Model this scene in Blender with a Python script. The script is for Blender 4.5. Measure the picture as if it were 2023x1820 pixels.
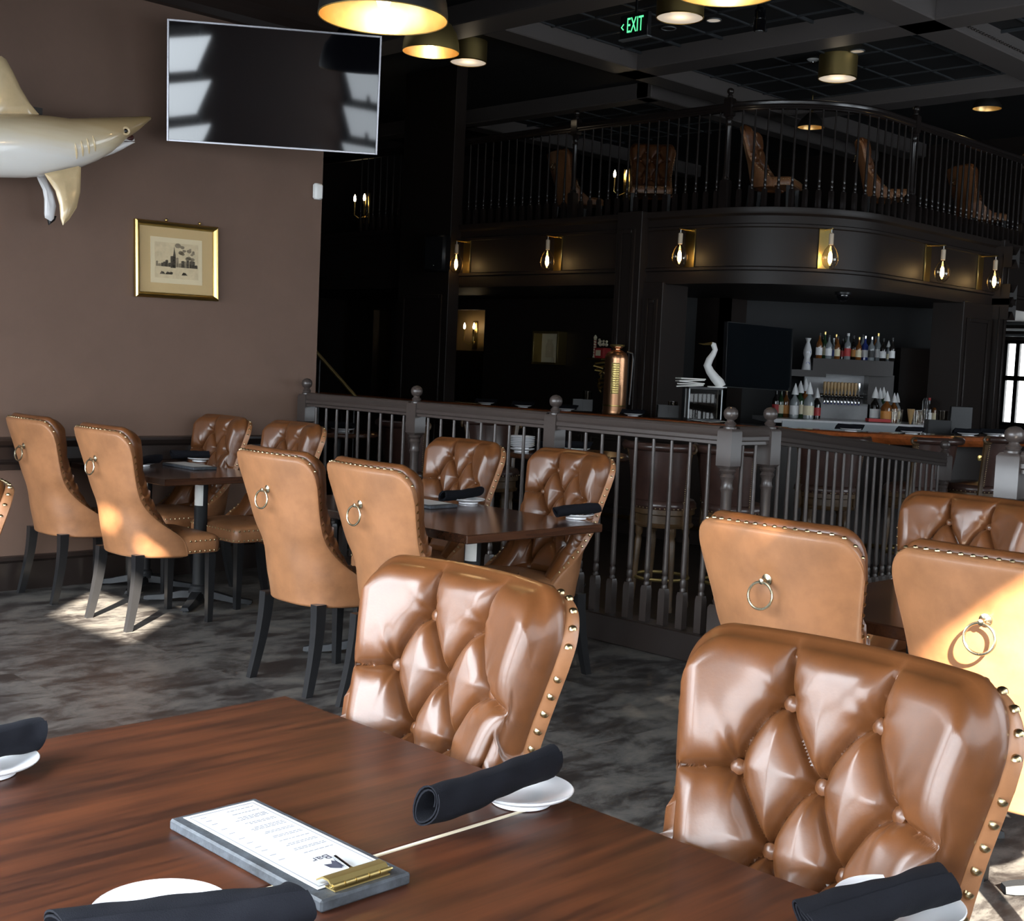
import bpy, bmesh, math, random
import numpy as np
from mathutils import Vector, Matrix
random.seed(7)
for o in list(bpy.data.objects): bpy.data.objects.remove(o, do_unlink=True)
SC = bpy.context.scene
COL = SC.collection
R = math.radians
PI = math.pi

# ------------------------------------------------------------------ camera
FPX, PITCH, ROLL, YAW, HC = 2539.158, R(4.27517), R(2.60351), R(45.04907), 1.47
FW = Vector((math.sin(YAW)*math.cos(PITCH), math.cos(YAW)*math.cos(PITCH), -math.sin(PITCH)))
_rt = Vector((math.cos(YAW), -math.sin(YAW), 0)); _up = _rt.cross(FW)
RT = math.cos(ROLL)*_rt + math.sin(ROLL)*_up
UP = -math.sin(ROLL)*_rt + math.cos(ROLL)*_up
CP = Vector((0, 0, HC))
cam = bpy.data.cameras.new('camera'); camo = bpy.data.objects.new('camera', cam); COL.objects.link(camo)
cam.sensor_fit = 'HORIZONTAL'; cam.sensor_width = 36; cam.lens = FPX/2023*36
cam.clip_start = .02; cam.clip_end = 200
m = Matrix(((RT.x, UP.x, -FW.x), (RT.y, UP.y, -FW.y), (RT.z, UP.z, -FW.z))).to_4x4()
m.translation = CP; camo.matrix_world = m
SC.camera = camo
def ray(x, y): return FW + RT*((x-1011.5)/FPX) - UP*((y-910)/FPX)
def atz(x, y, z): d = ray(x, y); return CP + d*((z-HC)/d.z)
def atx(x, y, X): d = ray(x, y); return CP + d*(X/d.x)
def aty(x, y, Y): d = ray(x, y); return CP + d*(Y/d.y)
def atd(x, y, d): return CP + ray(x, y)*d

# ------------------------------------------------------------------ world, sun, daylight, exposure
w = bpy.data.worlds.new('world'); SC.world = w; w.use_nodes = True
bg = w.node_tree.nodes['Background']; bg.inputs[0].default_value = (.86, .93, 1, 1); bg.inputs[1].default_value = 5.0
sun = bpy.data.lights.new('sun', 'SUN'); suno = bpy.data.objects.new('sun', sun); COL.objects.link(suno)
sun.energy = 78; sun.angle = R(.9); sun.color = (1, .90, .74)
SUN_T = math.tan(R(30))*math.sqrt(2)          # height lost per metre of x along the beam
suno.rotation_euler = Vector((1, 1, -SUN_T)).to_track_quat('-Z', 'Y').to_euler()
XW, YW = -.35, -1.0                            # inner faces of the two window walls
WINDOWS = [('x', .65, 1.9, .4, 1.5), ('x', 2.3, 1.0, .45, 2.75), ('x', 3.95, 1.9, .45, 2.7), ('x', 6.15, 2.0, .45, 2.7), ('y', -.03, .5, .5, 2.7),  # first, low pane is added to brighten the near chairs and plates
           ('y', 3.4, 1.7, .5, 2.9), ('y', 5.6, 1.7, .5, 2.9), ('y', 11.2, 2.0, .8, 3.0), ('y', 14.2, 2.0, .8, 3.0)]
WPOW = {'x': 31, 'y': 16}; STRIPS = 6; SLANT = 32
for i, (ax, c, wd, z0, z1) in enumerate(WINDOWS):        # sky light falls in slanting downwards, one strip per band of glass
    sh_ = (z1-z0)/STRIPS
    for k in range(STRIPS):
        l = bpy.data.lights.new('daylight', 'AREA'); lo = bpy.data.objects.new('daylight', l); COL.objects.link(lo)
        l.shape = 'RECTANGLE'; l.size = wd; l.size_y = sh_*.98; l.color = (.83, .92, 1); l.spread = R(140)
        l.energy = WPOW[ax]*wd*sh_*(1.55 if i < 2 else 1)
        SL = SLANT if i < 7 else -12          # last two panes are added; their lamps tilt up to brighten the beams
        z = z0+(k+.5)*sh_; o_ = .02+sh_*.5*abs(math.sin(R(SL)))
        lo.location = (XW+o_, c, z) if ax == 'x' else (c, YW+o_, z)
        d = Vector((1, 0, -math.tan(R(SL)))) if ax == 'x' else Vector((0, 1, -math.tan(R(SL))))
        lo.rotation_euler = d.to_track_quat('-Z', 'Y').to_euler()
vs = SC.view_settings
vs.view_transform = 'Standard'; vs.look = 'None'; vs.gamma = 1; vs.exposure = 0.0
vs.use_curve_mapping = False

# ------------------------------------------------------------------ helpers
def link(o, parent=None):
    COL.objects.link(o)
    if parent is not None: o.parent = parent
    return o
def tag(o, label=None, cat=None, group=None, kind=None):
    if label: o['label'] = label
    if cat: o['category'] = cat
    if group: o['group'] = group
    if kind: o['kind'] = kind
    return o
def thing(name, label, cat, loc=(0, 0, 0), rz=0, group=None):
    o = bpy.data.objects.new(name, None); o.empty_display_size = .1
    link(o); o.location = loc; o.rotation_euler = (0, 0, rz)
    return tag(o, label, cat, group)
def kids(o): return [c for c in bpy.data.objects if c.parent == o]
KID = {}
def dup(src, loc=None, rz=None, label=None, group=None, parent=None, kmap=None):
    c = src.copy(); link(c, parent)
    if loc is not None: c.location = loc
    if rz is not None: c.rotation_euler = (0, 0, rz)
    if label: c['label'] = label
    if group: c['group'] = group
    for k in src.children: dup(k, parent=c)
    return c

class MB:
    def __init__(s): s.v = []; s.f = []
    def add(s, vs, fs):
        n = len(s.v); s.v += [tuple(p) for p in vs]; s.f += [tuple(i+n for i in f) for f in fs]; return s
    def box(s, x0, x1, y0, y1, z0, z1, b=0):
        if b <= 0:
            return s.add([(x0,y0,z0),(x1,y0,z0),(x1,y1,z0),(x0,y1,z0),(x0,y0,z1),(x1,y0,z1),(x1,y1,z1),(x0,y1,z1)],
                         [(0,3,2,1),(4,5,6,7),(0,1,5,4),(1,2,6,5),(2,3,7,6),(3,0,4,7)])
        b = min(b, (x1-x0)/2.01, (y1-y0)/2.01, (z1-z0)/2.01)
        vs = []; fs = []; idx = {}
        X = ((x0, 1), (x1, -1)); Y = ((y0, 1), (y1, -1)); Z = ((z0, 1), (z1, -1))
        for i in (0, 1):
            for j in (0, 1):
                for k in (0, 1):
                    x, sx = X[i]; y, sy = Y[j]; z, sz = Z[k]
                    idx[i,j,k,0] = len(vs); vs.append((x, y+sy*b, z+sz*b))
                    idx[i,j,k,1] = len(vs); vs.append((x+sx*b, y, z+sz*b))
                    idx[i,j,k,2] = len(vs); vs.append((x+sx*b, y+sy*b, z))
        for i in (0, 1):
            f = [idx[i,0,0,0], idx[i,1,0,0], idx[i,1,1,0], idx[i,0,1,0]]; fs.append(f if i else f[::-1])
            f = [idx[0,i,0,1], idx[1,i,0,1], idx[1,i,1,1], idx[0,i,1,1]]; fs.append(f[::-1] if i else f)
            f = [idx[0,0,i,2], idx[1,0,i,2], idx[1,1,i,2], idx[0,1,i,2]]; fs.append(f if i else f[::-1])
        for i in (0, 1):
            for j in (0, 1):
                fs.append([idx[i,j,0,0], idx[i,j,1,0], idx[i,j,1,1], idx[i,j,0,1]])
                fs.append([idx[i,0,j,0], idx[i,1,j,0], idx[i,1,j,2], idx[i,0,j,2]])
                fs.append([idx[0,i,j,1], idx[1,i,j,1], idx[1,i,j,2], idx[0,i,j,2]])
                for k in (0, 1): fs.append([idx[i,j,k,0], idx[i,j,k,1], idx[i,j,k,2]])
        return s.add(vs, fs)
    def loft(s, rings, cap0=True, cap1=True, closed=True):
        n = len(rings[0]); vs = [p for r in rings for p in r]; fs = []
        for i in range(len(rings)-1):
            for j in range(n if closed else n-1):
                a = i*n+j; b = i*n+(j+1) % n; fs.append((a, b, b+n, a+n))
        if cap0: fs.append(tuple(range(n-1, -1, -1)))
        if cap1: fs.append(tuple(range((len(rings)-1)*n, len(rings)*n)))
        return s.add(vs, fs)
    def lathe(s, prof, seg=16, c=(0, 0, 0), cap0=True, cap1=True, sq=1):
        return s.loft([[(c[0]+r*math.cos(2*PI*j/seg), c[1]+r*sq*math.sin(2*PI*j/seg), c[2]+z) for j in range(seg)] for r, z in prof], cap0, cap1)
    def square(s, prof, c=(0, 0, 0)):
        return s.loft([[(c[0]+a*r, c[1]+b*r, c[2]+z) for a, b in ((-1,-1),(1,-1),(1,1),(-1,1))] for r, z in prof])
    def tube(s, pts, r, seg=8, cap=True):
        pts = [Vector(p) for p in pts]; rs = r if isinstance(r, (list, tuple)) else [r]*len(pts)
        rings = []; prev = None
        for i, p in enumerate(pts):
            t = (pts[min(i+1, len(pts)-1)]-pts[max(i-1, 0)]).normalized()
            if prev is None:
                a = t.orthogonal().normalized()
            else: a = (prev-t*prev.dot(t)).normalized()
            prev = a; b = t.cross(a)
            rings.append([p+(a*math.cos(2*PI*j/seg)+b*math.sin(2*PI*j/seg))*rs[i] for j in range(seg)])
        return s.loft(rings, cap, cap)
    def ring(s, c, R_, r, ax=(0, 1, 0), seg=24, seg2=8):
        ax = Vector(ax).normalized(); a = ax.orthogonal().normalized(); b = ax.cross(a); c = Vector(c)
        rings = []
        for i in range(seg):
            t = 2*PI*i/seg; d = a*math.cos(t)+b*math.sin(t)
            rings.append([c+d*(R_+r*math.cos(2*PI*j/seg2))+ax*(r*math.sin(2*PI*j/seg2)) for j in range(seg2)])
        rings.append(rings[0]); return s.loft(rings, False, False)
    def ball(s, c, r, seg=12, rings=8, sz=1):
        return s.lathe([(max(r*math.sin(PI*i/rings), r*.01), -r*sz*math.cos(PI*i/rings)) for i in range(rings+1)], seg, c)
    def prism(s, poly, z0, z1):
        n = len(poly); return s.loft([[(x, y, z0) for x, y in poly], [(x, y, z1) for x, y in poly]])
    def sheet(s, poly, h, o, u, v):
        """polygon (list of 2-D points) in frame o,u,v, thickness h along u x v"""
        o = Vector(o); u = Vector(u); v = Vector(v); n = u.cross(v).normalized()
        return s.loft([[o+u*a+v*b for a, b in poly], [o+u*a+v*b+n*h for a, b in poly]])
    def build(s, name, mat=None, parent=None, smooth=True, ang=38, fix=True):
        me = bpy.data.meshes.new(name); me.from_pydata(s.v, [], s.f)
        if fix:
            bm = bmesh.new(); bm.from_mesh(me); bmesh.ops.recalc_face_normals(bm, faces=bm.faces); bm.to_mesh(me); bm.free()
        if smooth:
            me.polygons.foreach_set('use_smooth', [True]*len(me.polygons)); me.set_sharp_from_angle(angle=R(ang))
        if mat is not None: me.materials.append(mat)
        o = bpy.data.objects.new(name, me); link(o, parent); return o
def inst(o, loc, parent=None, rz=0, name=None):
    c = o.copy(); link(c, parent); c.location = loc; c.rotation_euler = (0, 0, rz); return c

# ------------------------------------------------------------------ materials
def nn(t, kind, **kw):
    n = t.nodes.new(kind)
    for k, v in kw.items(): setattr(n, k, v)
    return n
def mat(name, col, rough=.5, metal=0, coat=0, var=0, vscale=8, bump=0, bscale=60, em=None, es=0, stretch=None, spec=.5, col2=None, sheen=0):
    M = bpy.data.materials.new(name); M.use_nodes = True; t = M.node_tree; p = t.nodes['Principled BSDF']
    p.inputs['Base Color'].default_value = (*col, 1); p.inputs['Roughness'].default_value = rough
    p.inputs['Metallic'].default_value = metal; p.inputs['Coat Weight'].default_value = coat
    p.inputs['Coat Roughness'].default_value = .12; p.inputs['Specular IOR Level'].default_value = spec
    if sheen: p.inputs['Sheen Weight'].default_value = sheen
    if em: p.inputs['Emission Color'].default_value = (*em, 1); p.inputs['Emission Strength'].default_value = es
    if var or bump:
        tc = nn(t, 'ShaderNodeTexCoord'); mp = nn(t, 'ShaderNodeMapping'); t.links.new(tc.outputs['Object'], mp.inputs[0])
        if stretch: mp.inputs['Scale'].default_value = stretch
    if var:
        n = nn(t, 'ShaderNodeTexNoise'); n.inputs['Scale'].default_value = vscale; n.inputs['Detail'].default_value = 6
        n.inputs['Roughness'].default_value = .62
        t.links.new(mp.outputs[0], n.inputs['Vector'])
        r = nn(t, 'ShaderNodeValToRGB'); c2 = col2 or tuple(c*(1+var) for c in col); c1 = col if col2 else tuple(c*(1-var) for c in col)
        r.color_ramp.elements[0].position = .34; r.color_ramp.elements[1].position = .66
        r.color_ramp.elements[0].color = (*c1, 1); r.color_ramp.elements[1].color = (*c2, 1)
        t.links.new(n.outputs[0], r.inputs[0]); t.links.new(r.outputs[0], p.inputs['Base Color'])
    if bump:
        n2 = nn(t, 'ShaderNodeTexNoise'); n2.inputs['Scale'].default_value = bscale; n2.inputs['Detail'].default_value = 3
        t.links.new(mp.outputs[0], n2.inputs['Vector'])
        b = nn(t, 'ShaderNodeBump'); b.inputs['Strength'].default_value = bump; b.inputs['Distance'].default_value = .004
        t.links.new(n2.outputs[0], b.inputs['Height']); t.links.new(b.outputs[0], p.inputs['Normal'])
    return M
def glassy(name, tint=(1, 1, 1), gl=.12, rough=.02):
    M = bpy.data.materials.new(name); M.use_nodes = True; t = M.node_tree; t.nodes.clear()
    o = nn(t, 'ShaderNodeOutputMaterial'); mx = nn(t, 'ShaderNodeMixShader'); tr = nn(t, 'ShaderNodeBsdfTransparent'); g = nn(t, 'ShaderNodeBsdfGlossy')
    tr.inputs[0].default_value = (*tint, 1); g.inputs['Roughness'].default_value = rough
    fr = nn(t, 'ShaderNodeLayerWeight'); fr.inputs[0].default_value = .35
    ad = nn(t, 'ShaderNodeMath', operation='MULTIPLY_ADD'); ad.inputs[1].default_value = gl*1.6; ad.inputs[2].default_value = .03
    t.links.new(fr.outputs['Facing'], ad.inputs[0]); t.links.new(ad.outputs[0], mx.inputs[0])
    t.links.new(tr.outputs[0], mx.inputs[1]); t.links.new(g.outputs[0], mx.inputs[2]); t.links.new(mx.outputs[0], o.inputs[0])
    return M
M = {}
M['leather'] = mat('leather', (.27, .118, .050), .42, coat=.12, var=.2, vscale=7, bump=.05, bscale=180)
M['leather_front'] = mat('leather_front', (.105, .036, .0105), .37, coat=.2, spec=.45, var=.25, vscale=6, bump=.04, bscale=180)  # same leather as the back; lighting difference darkened into its colour, gloss from use
M['leather_dark'] = mat('leather_dark', (.045, .022, .017), .3, coat=.2, var=.3, vscale=9)
M['leather_tan'] = mat('leather_tan', (.16, .09, .05), .4, var=.2, vscale=9)
M['nail'] = mat('nail', (.42, .33, .19), .28, 1)
M['ringmetal'] = mat('ringmetal', (.42, .37, .26), .25, 1)
M['legblack'] = mat('legblack', (.010, .010, .011), .32, coat=.3)
M['iron'] = mat('iron', (.014, .015, .017), .55, bump=.15, bscale=300, spec=.25)
M['sticker'] = mat('sticker', (.75, .74, .7), .6)
M['wallbrown'] = mat('wallbrown', (.14, .086, .063), .6, var=.05, spec=.3, vscale=3, bump=.08, bscale=260)
M['trim'] = mat('trim', (.020, .014, .012), .3, coat=.15)
M['panel'] = mat('panel', (.020, .0145, .0125), .46, spec=.3)
M['rail'] = mat('rail', (.046, .035, .031), .34, coat=.15, var=.06, vscale=20)
M['balc'] = mat('balc', (.014, .010, .009), .3, coat=.2)
M['plate'] = mat('plate', (.74, .74, .76), .12, coat=.3)
M['napkin'] = mat('napkin', (.0055, .0058, .0085), .9, bump=.25, bscale=700, spec=.15)
M['slate'] = mat('slate', (.045, .05, .058), .55, var=.4, vscale=40, bump=.4, bscale=90)
M['paper'] = mat('paper', (.50, .50, .495), .6)
M['ink'] = mat('ink', (.03, .03, .05), .6)
M['inkfaint'] = mat('inkfaint', (.17, .18, .22), .6)
M['brass'] = mat('brass', (.62, .45, .16), .28, 1)
M['brassdull'] = mat('brassdull', (.40, .30, .12), .5, 1)
M['copper'] = mat('copper', (.86, .46, .25), .33, 1)
M['chrome'] = mat('chrome', (.75, .76, .78), .15, 1)
M['black'] = mat('black', (.006, .006, .007), .4)
M['blackgloss'] = mat('blackgloss', (.004, .004, .005), .06, coat=.5)
M['white'] = mat('white', (.8, .8, .78), .4)
M['cream'] = mat('cream', (.78, .68, .5), .5)
M['goldin'] = mat('goldin', (.80, .58, .28), .36, 1, var=.12, vscale=6)
M['lampblack'] = mat('lampblack', (.012, .011, .010), .5, bump=.1)
M['ceil'] = mat('ceil', (.010, .010, .011), .7, bump=.2, bscale=90)
M['tbar'] = mat('tbar', (.05, .055, .06), .35)
M['beam'] = mat('beam', (.13, .115, .11), .4)
M['counter'] = mat('counter', (.30, .075, .018), .3, coat=.3, var=.35, vscale=5, stretch=(1, 6, 6))
M['countertop'] = mat('countertop', (.05, .03, .022), .15, coat=.4, var=.3, vscale=6)
M['marble'] = mat('marble', (.55, .55, .56), .2, var=.12, vscale=3)
M['steel'] = mat('steel', (.30, .32, .33), .35, .7)
M['stoolwood'] = mat('stoolwood', (.075, .042, .018), .38, var=.3, vscale=12, coat=.1)
M['bulbhot'] = mat('bulbhot', (1, .6, .25), .5, em=(1, .66, .28), es=28)
M['bulbwarm'] = mat('bulbwarm', (1, .8, .5), .5, em=(1, .80, .52), es=14)
M['diffuser'] = mat('diffuser', (.8, .74, .66), .5, em=(1, .86, .70), es=.35)
M['diffuserwarm'] = mat('diffuserwarm', (.8, .7, .6), .5, em=(1, .78, .55), es=.25)
M['glass'] = glassy('glass', (.97, .95, .92))
M['globe'] = glassy('globe', (1, .95, .86), .42)
M['glassdark'] = glassy('glassdark', (.35, .32, .28))
M['exit'] = mat('exit', (.1, .8, .3), .5, em=(.12, .95, .36), es=1.4)
M['gold_wall'] = mat('gold_wall', (.30, .20, .09), .5)
M['socket'] = mat('socket', (.62, .5, .36), .5)
def woodmat(name, c1, c2, rough, axis, coat=.25):
    W = bpy.data.materials.new(name); W.use_nodes = True; t = W.node_tree; p = t.nodes['Principled BSDF']
    tc = nn(t, 'ShaderNodeTexCoord'); mp = nn(t, 'ShaderNodeMapping'); t.links.new(tc.outputs['Object'], mp.inputs[0])
    s = {'x': (1.2, 22, 22), 'y': (22, 1.2, 22)}[axis]; mp.inputs['Scale'].default_value = s
    n = nn(t, 'ShaderNodeTexNoise'); n.inputs['Scale'].default_value = 2.2; n.inputs['Detail'].default_value = 8; n.inputs['Roughness'].default_value = .65
    n.inputs['Distortion'].default_value = .5
    mp2 = nn(t, 'ShaderNodeMapping'); t.links.new(tc.outputs['Object'], mp2.inputs[0]); mp2.inputs['Scale'].default_value = {'x': (1.5, 7, 7), 'y': (7, 1.5, 7)}[axis]
    n2 = nn(t, 'ShaderNodeTexNoise'); n2.inputs['Scale'].default_value = 1.6; n2.inputs['Detail'].default_value = 3
    t.links.new(mp.outputs[0], n.inputs['Vector']); t.links.new(mp2.outputs[0], n2.inputs['Vector'])
    mx = nn(t, 'ShaderNodeMath', operation='MULTIPLY_ADD'); mx.inputs[1].default_value = .55
    ad = nn(t, 'ShaderNodeMath', operation='MULTIPLY'); ad.inputs[1].default_value = .45
    t.links.new(n2.outputs[0], ad.inputs[0]); t.links.new(n.outputs[0], mx.inputs[0]); t.links.new(ad.outputs[0], mx.inputs[2])
    r = nn(t, 'ShaderNodeValToRGB'); r.color_ramp.elements[0].position = .40; r.color_ramp.elements[1].position = .61
    r.color_ramp.elements[0].color = (*c1, 1); r.color_ramp.elements[1].color = (*c2, 1)
    t.links.new(mx.outputs[0], r.inputs[0]); t.links.new(r.outputs[0], p.inputs['Base Color'])
    p.inputs['Roughness'].default_value = rough; p.inputs['Coat Weight'].default_value = coat; p.inputs['Coat Roughness'].default_value = .2
    return W
M['tablewood'] = woodmat('tablewood', (.022, .0058, .0024), (.080, .0215, .0072), .42, 'x', .10)
M['tabledark'] = woodmat('tabledark', (.035, .014, .008), (.075, .03, .015), .16, 'x', .4)
def floormat():
    F = bpy.data.materials.new('floor_vinyl'); F.use_nodes = True; t = F.node_tree; p = t.nodes['Principled BSDF']
    tc = nn(t, 'ShaderNodeTexCoord')
    br = nn(t, 'ShaderNodeTexBrick'); br.offset = .37; br.inputs['Scale'].default_value = 1; br.inputs['Brick Width'].default_value = 1.22
    br.inputs['Row Height'].default_value = .46; br.inputs['Mortar Size'].default_value = .0012; br.inputs['Mortar Smooth'].default_value = .3
    br.inputs['Color1'].default_value = (0, 0, 0, 1); br.inputs['Color2'].default_value = (1, 1, 1, 1); br.inputs['Mortar'].default_value = (.3, .3, .3, 1)
    t.links.new(tc.outputs['Object'], br.inputs['Vector'])
    mp = nn(t, 'ShaderNodeMapping'); mp.inputs['Scale'].default_value = (1.0, 1.6, 1); t.links.new(tc.outputs['Object'], mp.inputs[0])
    off = nn(t, 'ShaderNodeVectorMath', operation='MULTIPLY_ADD'); off.inputs[1].default_value = (5, 9, 3)
    t.links.new(br.outputs['Color'], off.inputs[0]); t.links.new(mp.outputs[0], off.inputs[2])
    n = nn(t, 'ShaderNodeTexNoise'); n.inputs['Scale'].default_value = 3.4; n.inputs['Detail'].default_value = 12; n.inputs['Roughness'].default_value = .74
    n.inputs['Distortion'].default_value = .35
    t.links.new(off.outputs[0], n.inputs['Vector'])
    r = nn(t, 'ShaderNodeValToRGB'); e = r.color_ramp.elements
    e[0].position = .40; e[0].color = (.017, .0145, .014, 1); e[1].position = .63; e[1].color = (.125, .113, .10, 1)
    k = e.new(.475); k.color = (.042, .038, .036, 1); k = e.new(.52); k.color = (.076, .072, .068, 1)
    t.links.new(n.outputs[0], r.inputs[0]); t.links.new(r.outputs[0], p.inputs['Base Color'])
    p.inputs['Roughness'].default_value = .42
    b = nn(t, 'ShaderNodeBump'); b.inputs['Strength'].default_value = .2; b.inputs['Distance'].default_value = .003
    t.links.new(n.outputs[0], b.inputs['Height']); t.links.new(b.outputs[0], p.inputs['Normal'])
    return F
M['floor'] = floormat()
M['floorbar'] = mat('floorbar', (.02, .015, .012), .4, var=.3, vscale=4)
# ------------------------------------------------------------------ the setting
ZL, ZD, ZC, ZB = -.25, 3.8, 5.1, 4.9            # bar floor, dining ceiling, bar ceiling, beam undersides
YB = 7.41                                        # brown wall
def struct(name, mb, m_, parent=None, smooth=False):
    o = mb.build(name, m_, parent, smooth)
    if parent is None: o['kind'] = 'structure'
    return o
struct('floor', MB().box(-.6, 5.36, -1.2, 7.7, -.3, 0), M['floor'])
struct('floor_bar', MB().box(5.36, 19.2, -1.2, 17.2, ZL-.2, ZL), M['floorbar'])
rp = MB(); ramp = [(5.36, 2.25, 0), (9.05, 2.25, ZL), (9.05, 4.6, ZL), (5.36, 3.72, 0)]
rp.loft([[(x, y, ZL-.05) for x, y, z in ramp], [(x, y, z+.001) for x, y, z in ramp]])
struct('floor_ramp', rp, M['floor'])
def wall_holes(name, ax, p0, p1, a0, a1, z0, z1, holes, m_):
    """wall slab p0..p1 across axis ax, spanning a0..a1, with rectangular holes (a,a,z,z)"""
    mb = MB(); cuts = sorted({a0, a1, *[h[0] for h in holes], *[h[1] for h in holes]})
    for c0, c1 in zip(cuts[:-1], cuts[1:]):
        zs = sorted([(h[2], h[3]) for h in holes if h[0] <= c0+1e-6 and h[1] >= c1-1e-6]); z = z0
        for h0, h1 in zs+[(z1, z1)]:
            if h0 > z+1e-4:
                if ax == 'x': mb.box(p0, p1, c0, c1, z, h0)
                else: mb.box(c0, c1, p0, p1, z, h0)
            z = h1
    return struct(name, mb, m_)
# brown wall with chair rail, baseboard and crown
struct('wall_back', MB().box(-.5, 5.43, YB, YB+.2, -.3, ZD+.05), M['wallbrown'])
def hmould(name, prof, x0, x1, y, m_):
    mb = MB(); mb.loft([[(x, y-o, z) for o, z in prof] for x in (x0, x1)]); return struct(name, mb, m_)
hmould('trim_1', [(0, .715), (.018, .72), (.018, .75), (.03, .765), (.012, .78), (.012, .85), (.03, .865), (.045, .89), (.045, .905), (0, .912)], -.34, 5.43, YB, M['trim'])
hmould('baseboard_back', [(0, 0), (.022, 0), (.022, .165), (.034, .18), (.026, .2), (0, .205)], -.34, 5.43, YB, M['trim'])
hmould('trim_2', [(0, 3.6), (.03, 3.61), (.05, 3.65), (.11, 3.69), (.14, 3.72), (.24, 3.75), (.30, 3.8), (0, 3.8)], -.34, 5.43, YB, M['trim'])
struct('ceiling', MB().box(-.6, 5.6, -1.2, 7.7, ZD, ZC+.3), M['trim'])
struct('ceiling_bar', MB().box(5.6, 19.2, -1.2, 17.2, ZC, ZC+.2), M['ceil'])
# window walls (behind and beside the camera); sun holes cut to shape the sun patches, daylight from area lamps on solid wall
OX = [(2.2, 3.12, 2.86, 3.30), (2.47, 2.80, 3.48, 3.58), (2.13, 2.36, 3.45, 3.53)]
OY = [(.3, 2.35, 1.25, 2.92), (-.25, .15, 3.63, 3.79), (-.05, .10, 3.52, 3.58)]
wall_holes('wall_left', 'x', XW-.06, XW, -1.06, 7.65, -.3, ZD+.1, OX, M['wallbrown'])
wall_holes('wall_rear', 'y', YW-.06, YW, -.41, 19.2, -.3, ZC+.2, OY, M['wallbrown'])
for i, (ax, c, wd, z0, z1) in enumerate(WINDOWS):
    mb = MB(); T = .05; f0, f1 = .02, .06
    segs = [(c-wd/2-T, c-wd/2, z0-T, z1+T), (c+wd/2, c+wd/2+T, z0-T, z1+T), (c-wd/2, c+wd/2, z0-T, z0), (c-wd/2, c+wd/2, z1, z1+T),
            (c-.02, c+.02, z0, z1), (c-wd/2, c+wd/2, z0+(z1-z0)*.66, z0+(z1-z0)*.66+.03)]
    for a, b, e, g in segs:
        if ax == 'x': mb.box(XW+f0, XW+f1, a, b, e, g)
        else: mb.box(a, b, YW+f0, YW+f1, e, g)
    struct('window_%d' % (i+1 if i < 6 else i+2), mb, M['trim'])
# far walls
FWX = 18.5
wa, wb = atx(1981, 700, FWX).y, atx(2080, 700, FWX).y
wz1, wz0 = atx(1995, 672, FWX).z, atx(1975, 840, FWX).z
WH = [(min(wa, wb), max(wa, wb), wz0, wz1)]
wall_holes('wall_far', 'x', FWX, FWX+.2, -1.2, 17.2, -.5, ZC+.2, WH, M['panel'])
struct('wall_stair_side', MB().box(5.31, 5.43, 7.55, 17.2, -.5, ZC+.2), M['panel'])
struct('wall_side', MB().box(5.4, 19.2, 17, 17.2, -.5, ZC+.2), M['panel'])
struct('wall_stair', MB().box(5.43, 9.2, 16, 16.2, -.5, ZC+.2), M['panel'])
wy0, wy1 = WH[0][0], WH[0][1]
wn = bpy.data.objects.new('window_7', None); link(wn); wn['kind'] = 'structure'
mb = MB(); yv = atx(2006, 720, FWX).y
for a, b, e, g in ((wy0, wy0+.05, wz0, wz1), (wy1-.05, wy1, wz0, wz1), (wy0, wy1, wz0, wz0+.05), (wy0, wy1, wz1-.05, wz1), (yv-.03, yv+.03, wz0, wz1)):
    mb.box(FWX+.04, FWX+.1, a, b, e, g)
zm = atx(1990, 747, FWX).z; mb.box(FWX+.04, FWX+.1, wy0, wy1, zm-.035, zm+.035)
mb.build('sash', M['black'], wn, False)
pane = MB().box(FWX+.07, FWX+.075, wy0, wy1, wz0, wz1).build('pane', M['glass'], wn, False)
for k, (pz, pm) in enumerate(((628, 'white'), (640, 'steel'), (652, 'white'), (663, 'steel'))):
    z = atx(1995, pz, FWX-.2).z
    MB().box(FWX-.24, FWX-.16, wy0, wy1, z-.012, z+.02).build('blind_slat', M[pm], wn, False)
# coffered ceiling: beams, hung tiles and their rails
def beam(n, x0, x1, y0, y1):
    o = struct('trim_%d' % n, MB().box(x0, x1, y0, y1, ZB, ZC+.05, .012), M['beam']); return o
beam(3, 8.95, 9.39, -1, 17); beam(4, 11.5, 11.9, -1, 10.1); beam(5, 9.39, 18.4, 9.75, 10.1); beam(6, 9.39, 18.4, 6.1, 6.5)
beam(7, 12.75, 13.0, 10.6, 17); beam(8, 12.75, 18.4, 10.55, 10.8); beam(9, 14.6, 15.0, -1, 9.75); beam(10, 12.9, 18.4, 14.0, 14.3)
def pearls(n, pts0, pts1, cnt):
    mb = MB()
    for i in range(cnt):
        p = Vector(pts0).lerp(Vector(pts1), i/(cnt-1)); mb.ball(p, .014, 6, 4)
    o = mb.build('trim_%d' % n, M['rail']); o['kind'] = 'structure'
pearls(11, (11.92, 2, 4.97), (11.92, 6.08, 4.97), 70); pearls(12, (11.92, 6.08, 4.97), (14.58, 6.08, 4.97), 44)
pearls(13, (11.92, 6.52, 4.97), (11.92, 9.7, 4.97), 50)
PT = .565; tb = MB(); ceilo = bpy.data.objects['ceiling_bar']
tile = None
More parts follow.
